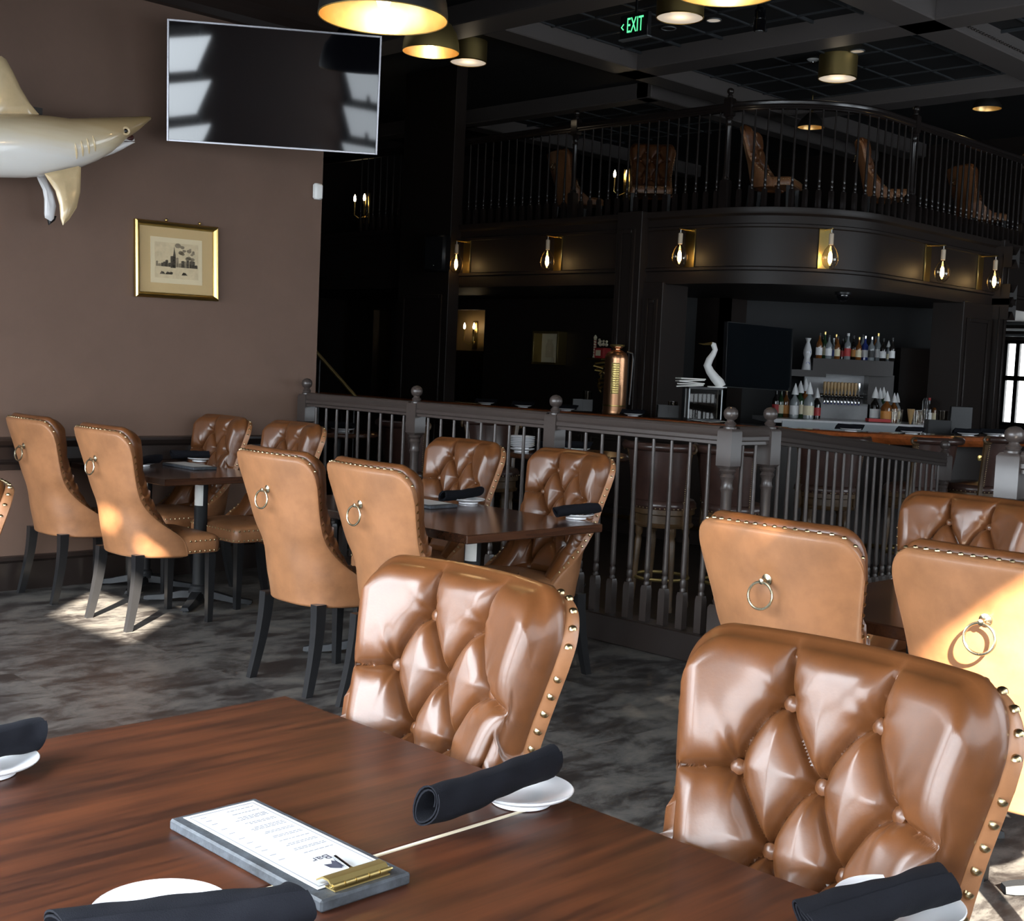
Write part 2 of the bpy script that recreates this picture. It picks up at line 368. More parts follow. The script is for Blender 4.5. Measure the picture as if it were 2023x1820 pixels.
for (cx0, cx1, cy0, cy1) in ((9.39, 11.5, 6.5, 9.75), (11.9, 14.6, 6.5, 9.75), (11.9, 14.6, 3.2, 6.1), (13.0, 15.9, 10.8, 14.0)):
    kx0 = math.ceil((cx0-11.2)/PT); xs = [11.2+k*PT for k in range(kx0, kx0+9) if cx0 < 11.2+k*PT < cx1]
    ky0 = math.ceil((cy0-8.57)/PT); ys = [8.57+k*PT for k in range(ky0, ky0+9) if cy0 < 8.57+k*PT < cy1]
    for x in xs: tb.box(x-.012, x+.012, cy0, cy1, ZC-.035, ZC-.004)
    for y in ys: tb.box(cx0, cx1, y-.012, y+.012, ZC-.034, ZC-.005)
    for x in xs[:-1]:
        for y in ys[:-1]:
            if tile is None: tile = MB().box(-PT/2+.016, PT/2-.016, -PT/2+.016, PT/2-.016, -.02, 0, .004).build('ceiling_tile', M['ceil'], ceilo, False); t_ = tile
            else: t_ = inst(tile, (0, 0, 0), ceilo)
            t_.location = (x+PT/2, y+PT/2, ZC-.001)
tb.build('tile_rails', M['tbar'], ceilo, False)
# ------------------------------------------------------------------ mezzanine over the bar
MK = 1.08
MZ0, MZ1, MZR = 2.40, 3.165, 4.25
MX, MCX, MCY, MR = 10.91, 12.15, 8.08, 1.24
MYB = MCY-MR
def mpath(o=0, n=20, y_start=16.9, x_end=18.4):
    pts = [(MX-o, y_start), (MX-o, MCY)]
    for i in range(1, n): a = PI+PI/2*i/n; pts.append((MCX+(MR+o)*math.cos(a), MCY+(MR+o)*math.sin(a)))
    pts += [(MCX, MYB-o), (x_end, MYB-o)]
    return pts
mb = MB(); poly = mpath()+[(18.4, 16.9)]
mb.prism(poly, MZ0, MZ1)
struct('wall_mezzanine', mb, M['panel'], smooth=True)
prof = [(0, MZ0-.004), (.012, MZ0), (.012, MZ0+.13), (.035, MZ0+.14), (.035, MZ0+.165), (.002, MZ0+.18), (.002, 2.965), (.022, 2.975), (.022, 3.0), (.008, 3.01), (.008, 3.085), (.05, 3.105), (.06, 3.13), (.06, 3.165), (-.0, 3.1655)]
mb = MB(); mb.loft([[(*p, z) for p, z in zip([q[i] for q in [mpath(o) for o, z in prof]], [z for o, z in prof])] for i in range(len(mpath()))], False, False, closed=False)
struct('trim_14', mb, M['panel'], smooth=True)
def panelled(mb, mbm, ax, face, a0, a1, z0, z1, sgn, w=.05, d=.022):
    """raised moulding frame on a face"""
    for (p, q, r_, s_) in ((a0, a0+w, z0, z1), (a1-w, a1, z0, z1), (a0+w, a1-w, z0, z0+w), (a0+w, a1-w, z1-w, z1)):
        e0, e1 = sorted((face, face+sgn*d))
        if ax == 'x': mbm.box(e0, e1, p, q, r_, s_, .008)
        else: mbm.box(p, q, e0, e1, r_, s_, .008)
def column(n, x0, x1, y0, y1, z1, panels):
    o = struct('trim_%d' % n, MB().box(x0, x1, y0, y1, ZL, z1, .006), M['panel'])
    for ax, face, a0, a1, p0, p1, sg in panels:
        mbm = MB(); panelled(None, mbm, ax, face, a0, a1, p0, p1, sg); mbm.build('panel_moulding', M['panel'], o)
    return o
cy1, cy0 = atx(1213, 560, 10.78).y, atx(1262, 560, 10.78).y
column(15, 10.78, 11.35, cy0, cy1, MZ1+.01, [('x', 10.78, cy0+.07, cy1-.05, .1, MZ1-.18, -1)])
c2 = atx(1268, 600, 10.86).y; c3_ = atx(1308, 600, 10.86).y
column(16, 10.86, 11.3, c3_, c2, MZ0+.02, [('x', 10.86, c3_+.05, c2-.05, .2, MZ0-.16, -1)])
rx0, rx1 = aty(1893, 700, MYB).x, aty(1952, 700, MYB).x
column(17, rx0, rx1, MYB-.03, MYB+.35, MZ0+.02, [('y', MYB-.03, rx0+.08, rx1-.1, .6, MZ0-.16, -1)])
rx2 = aty(1979, 700, MYB-.1).x
column(18, rx1+.01, rx2, MYB-.1, MYB+.35, MZ1+.02, [('y', MYB-.1, rx1+.12, rx2-.12, .6, MZ0-.0, -1), ('y', MYB-.1, rx1+.12, rx2-.12, MZ0+.12, MZ1-.16, -1)])
# tall dark pier at the far left end of the bar
py0, py1 = atx(897, 300, 10.72).y, atx(797, 300, 10.72).y
column(19, 10.72, 10.9, py0, py1, ZC, [('x', 10.72, py0+.1, py1-.1, .2, 2.3, -1)])
# back wall under the mezzanine with two openings into a lit hall
HX = 13.0
ha0, ha1 = atx(772, 650, HX).y, atx(737, 650, HX).y
hb0, hb1 = atx(957, 650, HX).y, atx(884, 650, HX).y
hz = atx(920, 612, HX).z
wall_holes('wall_hall', 'x', HX, HX+.12, 9.4, 16.9, ZL, MZ0, [(ha0, ha1, ZL, hz), (hb0, hb1, ZL, hz)], M['panel'])
struct('wall_hall_back', MB().box(14.2, 14.3, 9.4, 16.9, ZL, MZ0), M['gold_wall'])
struct('wall_hall_side', MB().box(HX, 14.3, 9.4, 9.5, ZL, MZ0), M['panel'])
# hall dado (dark below the lit wall)
struct('trim_20', MB().box(14.17, 14.2, 9.5, 16.9, ZL, atx(900, 692, 14.17).z), M['panel'])
# ------------------------------------------------------------------ tufted wing chair
CH_NV, CH_NS = 150, 176
def lerp_tab(x, tab):
    return np.interp(x, [a for a, b in tab], [b for a, b in tab])
def smooth_tab(x, tab):
    xs = np.linspace(tab[0][0], tab[-1][0], 200); ys = np.interp(xs, [a for a, b in tab], [b for a, b in tab])
    k = np.ones(25)/25; yp = np.pad(ys, 12, mode='edge'); ys = np.convolve(yp, k, 'valid')
    return np.interp(x, xs, ys)
Z0C, ZTOP = .385, 1.022
HWT = [(.385, .262), (.5, .258), (.65, .244), (.8, .262), (.95, .29), (1.06, .312)]
WT = [(.385, .315), (.47, .315), (.50, .28), (.54, .20), (.60, .125), (.66, .085), (.72, .07), (1.06, .065)]
def shell(s, z):
    hw = smooth_tab(z, HWT); wd = smooth_tab(z, WT); yb = .02-.165*((z-Z0C)/.675)**1.1
    th = s*PI/2*.97; a = .7
    x = hw*np.sign(th)*np.abs(np.sin(th))**a
    y = yb+wd*(1-np.abs(np.cos(th))**(a+.1))
    k_ = np.clip((z-.47)/.20, 0, 1); k_ = k_*k_*(3-2*k_)
    x2 = hw*s; y2 = yb+wd*np.abs(s)**2.1
    x = x*(1-k_)+x2*k_; y = y*(1-k_)+y2*k_
    return np.stack([x, y, z], -1)
def ztop(s):
    e = np.clip((np.abs(s)-.70)/.30, 0, 1)
    return ZTOP+.006*(1-s*s)-.105*(1-np.sqrt(np.clip(1-e*e, 0, 1)))
def sgrid(ns, nv):
    u = np.linspace(-1, 1, ns); s = np.sign(u)*(1-(1-np.abs(u))**1.08)
    s = s[None, :].repeat(nv, 0); v = np.linspace(0, 1, nv)[:, None].repeat(ns, 1)
    return s, v, Z0C+v*(ztop(s)-Z0C)
def normals(P):
    du = np.gradient(P, axis=1); dv = np.gradient(P, axis=0); n = np.cross(du, dv)
    n /= np.linalg.norm(n, axis=-1, keepdims=True)+1e-9
    return n
BUT = []; ROWS = [(.938, (-.102, .102)), (.828, (-.204, 0, .204)), (.718, (-.102, .102)), (.608, (-.204, 0, .204)), (.498, (-.102, .102))]
for z, qs in ROWS: BUT += [(q, z) for q in qs]
QS = .335
def bez(a, c, bow, n=9):
    a = np.array(a); c = np.array(c); m_ = (a+c)/2+np.array(bow)
    t = np.linspace(0, 1, n)[:, None]; return (1-t)**2*a+2*t*(1-t)*m_+t*t*c
CRE = []
for (za, qa), (zb_, qb) in zip(ROWS[:-1], ROWS[1:]):
    for p in qa:
        for q in qb:
            if abs(p-q) < .12:
                CRE.append(bez((p, za), (q, zb_), (.0, .034) if q > p else (.008, .004)))
for q in (-.102, .102): CRE.append(bez((q, .938), (q*1.12, 1.08), (-.012, 0)))
for q in (-.204, .204):
    for z in (.828, .608): CRE.append(bez((q, z), (q*2, z-.012), (0, -.012)))
def segdist(Q, poly):
    d = np.full(Q.shape[:-1], 9.)
    for a, b in zip(poly[:-1], poly[1:]):
        ab = b-a; t = np.clip(((Q-a)@ab)/(ab@ab), 0, 1); d = np.minimum(d, np.linalg.norm(Q-a-t[..., None]*ab, axis=-1))
    return d
def chair_back_mesh():
    s, v, z = sgrid(CH_NS, CH_NV); B = shell(s, z); N = normals(B)
    if N[CH_NV//2, CH_NS//2, 1] < 0: N = -N
    Q = np.stack([s*QS, z], -1)
    dcr = np.min([segdist(Q, c) for c in CRE], 0)
    db = np.min([np.linalg.norm(Q-np.array(b), axis=-1) for b in BUT], 0)
    edge_s = (1-np.abs(s))*.36; edge_t = (1-v)*.67; edge = np.minimum(edge_s, edge_t)
    ef = np.clip(edge/.05, 0, 1); ef = np.sqrt(np.clip(1-(1-ef)**2, 0, 1))
    t = .080+.012*ef
    tuft = .030*(1-np.exp(-dcr/.024))-.008*np.exp(-(dcr/.0055)**2)-.022*np.exp(-(db/.024)**2)
    wr = np.zeros_like(t)
    for i, b in enumerate(BUT):
        d = Q-np.array(b); r = np.linalg.norm(d, axis=-1); ph = np.arctan2(d[..., 1], d[..., 0])
        wr += .0042*np.sin(7*ph+i*1.7+.8*np.sin(2*ph+i))*np.exp(-r/.030)*(1-np.exp(-(r/.016)**2))
    wf = np.clip(edge_s/.06, 0, 1)*np.clip(edge_t/.03, 0, 1)
    wl = np.clip((z-.43)/.05, 0, 1)
    t = t+(tuft*np.clip(ef, .15, 1)+wr*wf)*wl
    F = B+N*t[..., None]
    # outer face: pucker around the ring pull
    ring = np.hypot(B[..., 0], z-.885); Bk = B+N*(.010*np.exp(-(ring/.035)**2)+.004*np.exp(-(np.minimum(edge_s, edge_t)/.008)))[..., None]
    nv, ns = CH_NV, CH_NS
    verts = np.concatenate([F.reshape(-1, 3), Bk.reshape(-1, 3)]); off = nv*ns; faces = []
    for i in range(nv-1):
        for j in range(ns-1):
            a = i*ns+j; faces.append((a, a+ns, a+ns+1, a+1)); faces.append((off+a, off+a+1, off+a+ns+1, off+a+ns))
    # border strip: outline around (left side up, top, right side down, bottom)
    outl = [(i, 0) for i in range(nv)]+[(nv-1, j) for j in range(1, ns)]+[(i, ns-1) for i in range(nv-2, -1, -1)]+[(0, j) for j in range(ns-2, 0, -1)]
    # outward direction on the surface at the border
    rows = []
    vl = verts.tolist(); base = len(vl); K = len(outl); nails = []
    for kk, (i, j) in enumerate(outl):
        ii = min(max(i, 1), nv-2) ; jj = min(max(j, 1), ns-2)
        i0, j0 = (i-3 if i == nv-1 else (i+3 if i == 0 else i)), (j-3 if j == ns-1 else (j+3 if j == 0 else j))
        o = B[i, j]-B[i0, j0]; o = o/np.linalg.norm(o)
        n = N[i, j]
        for off_o, off_n in ((.006, .003), (.010, .008), (.010, .029), (.004, .033), (.014, .037), (.021, .050), (.020, .066), (.011, .076)):
            vl.append((B[i, j]+o*off_o+n*off_n).tolist())
        nails.append((B[i, j]+o*.011+n*.0185, o+n*.35, i, j))
    for kk in range(K):
        k2 = (kk+1) % K; i, j = outl[kk]; i2, j2 = outl[k2]
        ba, bb = off+i*ns+j, off+i2*ns+j2; fa, fb = i*ns+j, i2*ns+j2
        ch = [ba]+[base+kk*8+q for q in range(8)]+[fa]; ch2 = [bb]+[base+k2*8+q for q in range(8)]+[fb]
        for q in range(9): faces.append((ch[q], ch[q+1], ch2[q+1], ch2[q]))
    mb = MB(); mb.v = [tuple(p) for p in vl]; mb.f = faces
    # button seats on the front face
    bp = []
    for q, zz in BUT:
        sq = q/QS; jj = int(np.argmin(np.abs(s[0]-sq))); ii = int(np.argmin(np.abs(z[:, jj]-zz)))
        bp.append((F[ii, jj], N[ii, jj]))
    return mb, bp, nails
def dome(r, h, seg=8):
    return MB().lathe([(r, 0), (r*.96, h*.35), (r*.75, h*.75), (r*.35, h*.97), (r*.02, h)], seg, cap1=True)
def orient(o, p, n):
    o.location = p; o.rotation_mode = 'QUATERNION'; o.rotation_quaternion = Vector(n).to_track_quat('Z', 'Y')
def orient_pts(mb, r, h, p, n, seg=8):
    q = Vector(n).to_track_quat('Z', 'Y'); d = dome(r, h, seg); mb.add([Vector(p)+q @ Vector(v_) for v_ in d.v], d.f)
def nail_spots(nails, step=.0325):
    out = []; acc = 0; last = None
    for p, o, i, j in nails:
        if i == 0: last = None; continue
        if p[2] < .49: last = None; continue
        if last is not None:
            acc += np.linalg.norm(p-last)
            if acc >= step: out.append((p, o)); acc = 0
        last = p
    return out
def rrect(hx, y0, y1, r0, z, inset=0, n=5, rb=.17):
    hx -= inset; y0 += inset; y1 -= inset; r0 = max(r0-inset*.4, .004); rb = max(rb-inset*.6, .02); pts = []
    for sx_, cy, r, a0 in ((1, y1-r0, r0, 0), (-1, y1-r0, r0, 90), (-1, y0+rb, rb, 180), (1, y0+rb, rb, 270)):
        cx = sx_*(hx-r)
        for k in range(n+1):
            a = R(a0+90*k/n); pts.append((cx+r*math.cos(a), cy+r*math.sin(a), z))
    return pts
BACK_MB, BUT_P, NAILS = chair_back_mesh()
SPOTS = nail_spots(NAILS)
BACK_ME = None
def make_chair(label, loc, rz, group=None, single_nails=False, m_='leather'):
    global BACK_ME
    t = thing('dining_chair', label, 'chair', loc, rz, group)
    b = BACK_MB.build('backrest', M[m_], t, ang=60, fix=True)
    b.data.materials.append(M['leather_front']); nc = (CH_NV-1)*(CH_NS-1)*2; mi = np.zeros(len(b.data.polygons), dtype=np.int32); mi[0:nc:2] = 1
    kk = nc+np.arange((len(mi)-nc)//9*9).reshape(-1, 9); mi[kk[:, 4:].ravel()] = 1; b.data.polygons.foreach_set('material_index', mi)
    if not single_nails:
        bt = None
        mbn = MB()
        for p, o in SPOTS: orient_pts(mbn, .0075, .0065, p, o, 7)
        mbn.build('nailhead_trim', M['nail'], b)['kind'] = 'stuff'
    else:
        nh = None
        for p, o in SPOTS:
            if nh is None: nh = dome(.0088, .0085, 12).build('nailhead', M['nail'], b); c = nh
            else: c = nh.copy(); link(c, b)
            orient(c, p, o)
    bo = None
    for p, n in BUT_P[:10]:
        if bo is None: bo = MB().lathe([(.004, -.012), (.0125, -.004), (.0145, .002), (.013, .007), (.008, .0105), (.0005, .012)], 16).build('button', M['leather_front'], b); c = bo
        else: c = bo.copy(); link(c, b)
        orient(c, Vector(p)+Vector(n)*.011, n)
    # seat
    sm = MB(); L = [(0, .388), (-.003, .395), (-.004, .43), (-.003, .452), (.004, .468), (.016, .478), (.04, .486), (.09, .492), (.15, .494), (.2, .495)]
    rings = [rrect(.25, .13, .525, .05, z, i_) for i_, z in L]
    sm.loft(rings); st = sm.build('seat', M[m_], t, ang=50)
    mbn = MB()
    for zz, yo in ((.399, .0025), (.455, .0015)):
        pr = rrect(.252, .128, .527, .05, zz, 0, 8); acc = .03
        for a, b2 in zip(pr, pr[1:]+pr[:1]):
            a = Vector(a); b2 = Vector(b2); L_ = (b2-a).length; d = 0
            while d+(.03-acc) <= L_:
                d += .03-acc; acc = 0; p = a.lerp(b2, d/L_)
                nrm = Vector((b2.y-a.y, -(b2.x-a.x), 0)).normalized()
                if nrm.dot(p-Vector((0, .29, zz))) < 0: nrm = -nrm
                if p.y > .33: orient_pts(mbn, .0062, .0045, p+nrm*.002, nrm, 6)
            acc += L_-d
    mbn.build('nailhead_trim', M['nail'], st)['kind'] = 'stuff'
    for sx in (-1, 1):
        lg = MB(); prof = [(.0, 0, .0155), (.10, 0, .017), (.39, 0, .022)]
        lg.loft([[(sx*.213+a*r, .478+b_*r, z) for a, b_ in ((-1,-1),(1,-1),(1,1),(-1,1))] for z, _, r in prof]); lg.build('leg', M['legblack'], t)
        lg = MB(); rr = []
        for k in range(8):
            f = k/7; z = .395*f; y = .0+.058*math.sin(f*PI/2)**1.0-.0; x = sx*(.215-.02*f); r = .0155+.007*f
            rr.append([(x+a*r, y+b_*r*1.15, z) for a, b_ in ((-1,-1),(1,-1),(1,1),(-1,1))])
        lg.loft(rr); lg.build('leg', M['legblack'], t)
    # ring pull on the back
    P = shell(np.array(0.), np.array(.885)); yb = float(P[1])+.004
    rp_ = MB(); q = Vector((0, -1, -.12)).to_track_quat('Z', 'Y')
    prof = MB().lathe([(.0175, 0), (.017, .003), (.011, .006), (.006, .009), (.0055, .02), (.009, .024), (.0085, .030), (.0005, .033)], 14)
    rp_.add([Vector((0, yb+.004, .885))+q @ Vector(v_) for v_ in prof.v], prof.f)
    ro = rp_.build('ring_pull', M['ringmetal'], t)
    MB().ring((0, yb-.026, .885-.044), .039, .0042, (.10, -1, .10), 36, 8).build('ring', M['ringmetal'], ro)
    return t
FX, NXF = R(-90), R(90)            # facing +X, facing -X
G1 = 'tan leather tufted dining chairs'
ch_a = make_chair('tan leather dining chair with ring pull and two sunlit patches on its back', (3.27, 6.23, 0), FX, G1)
def chair(label, x, y, rz, src=None): return dup(src or ch_a, (x, y, 0), rz, label, G1)
chair('tan leather dining chair with ring pull standing against the brown wall below the mounted shark', 3.275, 7.09, FX)
chair('tan ring-pull chair at the railing table, nearer to the wall table', 3.265, 4.655, FX)
chair('tan leather ring-pull chair at the dark table by the railing, half hiding its clipboard', 3.285, 4.03, R(-93))
chair('tufted tan chair at the wall table, pressed into the corner between brown wall and table', 4.44, 7.075, NXF)
chair('tufted tan chair at the wall table beside the first railing post', 4.54, 6.44, R(90))
chair('tufted tan chair between dark table and railing, behind the napkin next to the clipboard', 4.60, 4.98, R(90))
chair('tufted tan chair between dark table and railing, at the table corner with a single napkin', 4.62, 4.24, R(86))
chair('tan leather chair back with ring pull and a small sun spot on its top edge', 3.22, 2.06, R(-92))
chair('tan leather chair back with ring pull, half lit by a broad wedge of sun', 3.20, 1.40, FX)
chair('tufted tan chair facing the two ring-pull chairs across their table', 4.5, 2.13, NXF)
chair('tan leather chair whose top edge peeks out beside the big railing post', 4.86, 1.60, R(0))
chair('tufted tan chair at the table next to the large one, only its nailhead side showing', 1.56, 3.98, NXF)
ch_f = make_chair('big glossy tufted tan chair at the large wooden table, behind the plate with rolled napkin', (1.69, 1.835, 0), R(90), G1, True)
dup(ch_f, (1.70, 1.005, 0), R(90), 'big glossy tufted brown chair at the near corner of the large wooden table', G1)
# ------------------------------------------------------------------ dining tables
TZ = .76
def make_table(label, x0, x1, y0, y1, cols, m_, group=None, th=.038):
    cx, cy = (x0+x1)/2, (y0+y1)/2
    t = thing('dining_table', label, 'table', (cx, cy, 0), 0, group)
    hx, hy = (x1-x0)/2, (y1-y0)/2
    MB().box(-hx, hx, -hy, hy, TZ-th, TZ, .004).build('tabletop', M[m_], t, ang=25)
    for (px_, py_) in cols:
        px_ -= cx; py_ -= cy
        MB().lathe([(.11, TZ-th-.012), (.11, TZ-th)], 20, (px_, py_, 0)).build('mounting_plate', M['iron'], t)
        c = MB().lathe([(.062, .06), (.058, .075), (.05, .085), (.05, .10), (.038, .11), (.038, TZ-th-.012)], 24, (px_, py_, 0)).build('column', M['iron'], t)
        lb = MB(); zz0, zz1 = TZ-th-.15, TZ-th-.03
        angs = [R(a) for a in range(165, 256, 10)]
        lb.loft([[(px_+.0386*math.cos(a), py_+.0386*math.sin(a), z) for a in angs] for z in (zz0, zz1)], False, False, closed=False)
        lb.build('sticker', M['sticker'], c, fix=False)
        for k in range(4):
            a = R(45+90*k); ca, sa = math.cos(a), math.sin(a); rr = []
            for d, w_, z0_, z1_ in ((.0, .045, .035, .075), (.10, .036, .03, .068), (.20, .03, .012, .042), (.29, .03, .008, .032), (.315, .024, .008, .026)):
                rr.append([(px_+ca*d-sa*e*w_, py_+sa*d+ca*e*w_, z) for e, z in ((-1, z0_), (1, z0_), (.7, z1_), (-.7, z1_))])
            ft = MB(); ft.loft(rr); f = ft.build('foot', M['iron'], t)
            MB().lathe([(.014, 0), (.014, .012)], 10, (px_+ca*.295, py_+sa*.295, 0)).build('glide', M['iron'], f)
    return t
G2 = 'dining tables'
t1 = make_table('large wooden dining table with a clipboard lying over its seam', .42, 1.549, 1.393, 2.182, [(1.125, 1.79)], 'tablewood', G2)
t1b = make_table('wooden dining table pushed against the large one, at the glossy brown corner chair', .42, 1.549, .60, 1.385, [(1.125, .99)], 'tablewood', G2)
MB().box(-.564, .564, .3925, .3975, .03, .036+.0005).build('edge_band', M['cream'], t1b, False).location = (0, 0, TZ-.036)
make_table('dark wooden table in front of the railing with two napkin rolls and a clipboard', 3.595, 4.444, 3.83, 5.30, [(4.0, 4.22), (3.98, 4.93)], 'tabledark', G2)
make_table('dark wooden table standing end-on against the brown wall', 3.60, 4.30, 6.253, 7.36, [(3.99, 6.52), (3.98, 7.14)], 'tabledark', G2)
make_table('dark wooden table between the ring-pull chairs and the chair facing them', 3.42, 4.25, .95, 2.27, [(3.85, 1.3), (3.85, 1.95)], 'tabledark', G2)

# ------------------------------------------------------------------ plates, napkin rolls, clipboards
PLATE = MB().lathe([(.045, 0), (.049, .001), (.048, .008), (.062, .012), (.080, .019), (.0845, .0225), (.085, .0245), (.0835, .0255), (.0795, .0235), (.060, .0165), (.046, .0125), (.02, .012), (.0005, .012)], 48)
plate_src = None
def plate(p, label, group, scale=1.0):
    global plate_src
    if plate_src is None: o = plate_src = PLATE.build('side_plate', M['plate'], None, ang=60)
    else: o = plate_src.copy(); link(o)
    o.location = p; o.scale = (scale,)*3
    return tag(o, label, 'plate', group)
def napkin_mesh(L=.25, r=.031, seed=0):
    rnd = random.Random(seed); n = 30; mb = MB(); rings = []
    ph = [rnd.uniform(0, 6) for _ in range(6)]
    spiral = []
    for k in range(46):
        a = 2*PI*k/45*2.1; rr = r*(1-.36*(k/45)**1.1); spiral.append((a, rr))
    loop = []
    for a, rr in spiral: loop.append((a, rr+.0014))
    for a, rr in spiral[::-1]: loop.append((a, rr-.0014))
    for i in range(n):
        f = i/(n-1); x = (f-.5)*L; fl = .86+.05*math.sin(5*f+ph[0]); R_ = []
        e = max(0, 1-min(f, 1-f)/.08)
        for j, (a, rr) in enumerate(loop):
            q = 1+.06*math.sin(2*a+3*f+ph[1])+.05*math.sin(3*a-7*f+ph[2])+.035*math.sin(11*f+ph[3]+2*a)+.10*e*math.sin(a+ph[4])+.03*math.sin(23*f+3*a+ph[0])
            R_.append((x+.014*math.sin(a+ph[5])*e, rr*q*math.cos(a+2.2)*1.06, rr*q*math.sin(a+2.2)*fl))
        rings.append(R_)
    mb.loft(rings, True, True); return mb
nap_src = {}
def napkin(p, rz, label, group, tilt=0, seed=0, scale=1, L=.25):
    if seed not in nap_src: o = nap_src[seed] = napkin_mesh(L, .031, seed).build('napkin_roll', M['napkin'], None, ang=70)
    else: o = nap_src[seed].copy(); link(o)
    o.location = p; o.rotation_euler = (0, -tilt, rz); o.scale = (scale,)*3
    return tag(o, label, 'napkin', group)
GP, GN = 'white side plates on the dining tables', 'black napkin rolls on the dining tables'
def set_px(x, y, z, e0, e1, pl, nl, seed, lift=.047):
    p = atz(x, y, z); plate((p.x, p.y, z+.0006), pl, GP)
    a, b = atz(*e0, z+lift), atz(*e1, z+lift); d = b-a; o = napkin((a+b)/2, math.atan2(d.y, d.x), nl, GN, .035, seed)
    o.scale = (min(max(d.length/.25, .8), 1.15), 1, 1); return p
# large table
set_px(1030, 1585, TZ, (828, 1592), (1096, 1508), 'white side plate at the table seam, in front of the tufted chair', 'black napkin roll with open end, lying across the plate at the table seam', 1)
set_px(1775, 1815, TZ, (1590, 1812), (1872, 1745), 'white side plate at the glossy corner chair of the large wooden table', 'dark napkin roll on the plate at the glossy corner chair', 2)
set_px(318, 1830, TZ, (115, 1838), (592, 1790), 'white side plate on the side of the large table away from the chairs', 'black napkin roll touching the near end of the clipboard', 3)
set_px(-30, 1530, TZ, (-150, 1500), (66, 1452), 'white side plate at the far corner of the large wooden table', 'black napkin roll overhanging the far edge of the large table', 4)
# railing table, wall table
set_px(925, 995, TZ, (872, 979), (950, 973), 'white side plate beside the clipboard on the railing table', 'black napkin roll on the plate beside the clipboard of the railing table', 1)
set_px(1138, 1025, TZ, (1098, 1009), (1182, 1004), 'white side plate at the corner of the railing table', 'black napkin roll at the corner of the railing table', 2)
set_px(395, 912, TZ, (338, 896), (412, 899), 'white side plate beside the clipboard on the wall table', 'black napkin roll beyond the clipboard on the wall table', 3)
set_px(280, 921, TZ, (255, 912), (312, 907), 'white side plate on the wall table behind the sun-patched chair', 'black napkin roll half hidden by the sun-patched chair', 4)
def clipboard(x0, x1, y0, y1, z, label, full=True):
    cx, cy = (x0+x1)/2, (y0+y1)/2; t = thing('menu_clipboard', label, 'clipboard', (cx, cy, z+.0005))
    hx, hy = (x1-x0)/2, (y1-y0)/2
    MB().box(-hx, hx, -hy, hy, 0, .017, .003).build('board', M['slate'], t, ang=25)
    pp = MB(); ny = 14
    for i in range(ny):
        pass
    ys = [-hy+.03+(2*hy-.042)*i/ny for i in range(ny+1)]; x_0, x_1 = -hx+.016, hx-.012
    zf = lambda i: .0178+.0003*math.sin(PI*i/ny)
    pp.loft([[(x_0, y, zf(i)), (x_1, y, zf(i)), (x_1, y, zf(i)+.0006), (x_0, y, zf(i)+.0006)] for i, y in enumerate(ys)])
    po = pp.build('menu_sheet', M['paper'], t)
    if not full: return t
    zt = .0188
    bd = MB()     # printed border
    for a, b, c, d in ((x_0+.006, x_0+.007, ys[0]+.006, ys[-1]-.008), (x_1-.007, x_1-.006, ys[0]+.006, ys[-1]-.008), (x_0+.006, x_1-.006, ys[-1]-.009, ys[-1]-.008), (x_0+.006, x_1-.006, ys[0]+.006, ys[0]+.007)):
        bd.box(a, b, c, d, zt, zt+.00015)
    bd.build('printed_border', M['inkfaint'], po, False)
    rnd = random.Random(4); ln = MB(); y = ys[-1]-.02
    while y > ys[0]+.10:
        k = rnd.choice((1, 2, 3)); xx = x_1-.014
        for q in range(k):
            x = xx; end = x_0+.045+rnd.uniform(0, .02) if q else x_0+.06
            while x > end:
                w_ = rnd.uniform(.003, .009); ln.box(max(x-w_, end-.004), x, y-.0016, y, zt, zt+.0001); x -= w_+.0018
            if q == 0: ln.box(x_0+.016, x_0+.026, y-.0016, y, zt, zt+.0001)
            y -= .0048
        y -= .011
    ln.build('printed_lines', M['inkfaint'], po, False)['kind'] = 'stuff'
    fc = bpy.data.curves.new('heading', 'FONT'); fc.body = 'Bar'; fc.size = .022; fo = bpy.data.objects.new('heading', fc); COL.objects.link(fo)
    bpy.context.view_layer.update(); me = bpy.data.meshes.new_from_object(fo); bpy.data.objects.remove(fo)
    ho = bpy.data.objects.new('printed_heading', me); link(ho, po); me.materials.append(M['ink']); ho.location = (.022, ys[0]+.088, zt+.0002); ho.rotation_euler = (0, 0, PI)
    lg = MB(); lg.add([(a, b, zt+.0003) for a, b in ((-.005, ys[0]+.06), (.006, ys[0]+.056), (.012, ys[0]+.066), (.017, ys[0]+.058), (.024, ys[0]+.064), (.018, ys[0]+.048), (.008, ys[0]+.036), (-.004, ys[0]+.046))], [tuple(range(8))]); lg.build('printed_emblem', M['ink'], po, False, fix=False)
    # brass clip at the near end
    yc = -hy+.030; cl = MB(); cl.box(-.046, .046, yc-.020, yc+.002, .0175, .0195); co = cl.build('clip', M['brassdull'], t, False)
    lv = MB(); lv.loft([[(x, yc+o, z_) for o, z_ in ((-.016, .024), (-.008, .031), (.006, .031), (.018, .024), (.0185, .0215), (.017, .0225), (.006, .0285), (-.007, .0285), (-.0145, .022))] for x in (-.048, .048)])
    lv.build('clip_jaw', M['brassdull'], co)
    for a, b in ((-.048, -.03), (-.028, -.012), (-.010, .010), (.012, .028), (.030, .048)): MB().tube([(a, yc-.0165, .0245), (b, yc-.0165, .0245)], .0034, 10).build('hinge_knuckle', M['brassdull'], co)
    MB().tube([(-.052, yc-.0165, .0245), (.052, yc-.0165, .0245)], .0018, 8).build('hinge_pin', M['brass'], co)
    MB().tube([(.006, yc+.014, .025), (.016, yc+.062, .0235)], .0036, 10).build('pen', M['chrome'], t)
    return t
clipboard(.972, 1.122, 1.277, 1.652, TZ, 'slate menu board with brass clip and white menu on the large wooden table')
pA, pB = atz(820, 1000, TZ), atz(908, 1002, TZ)
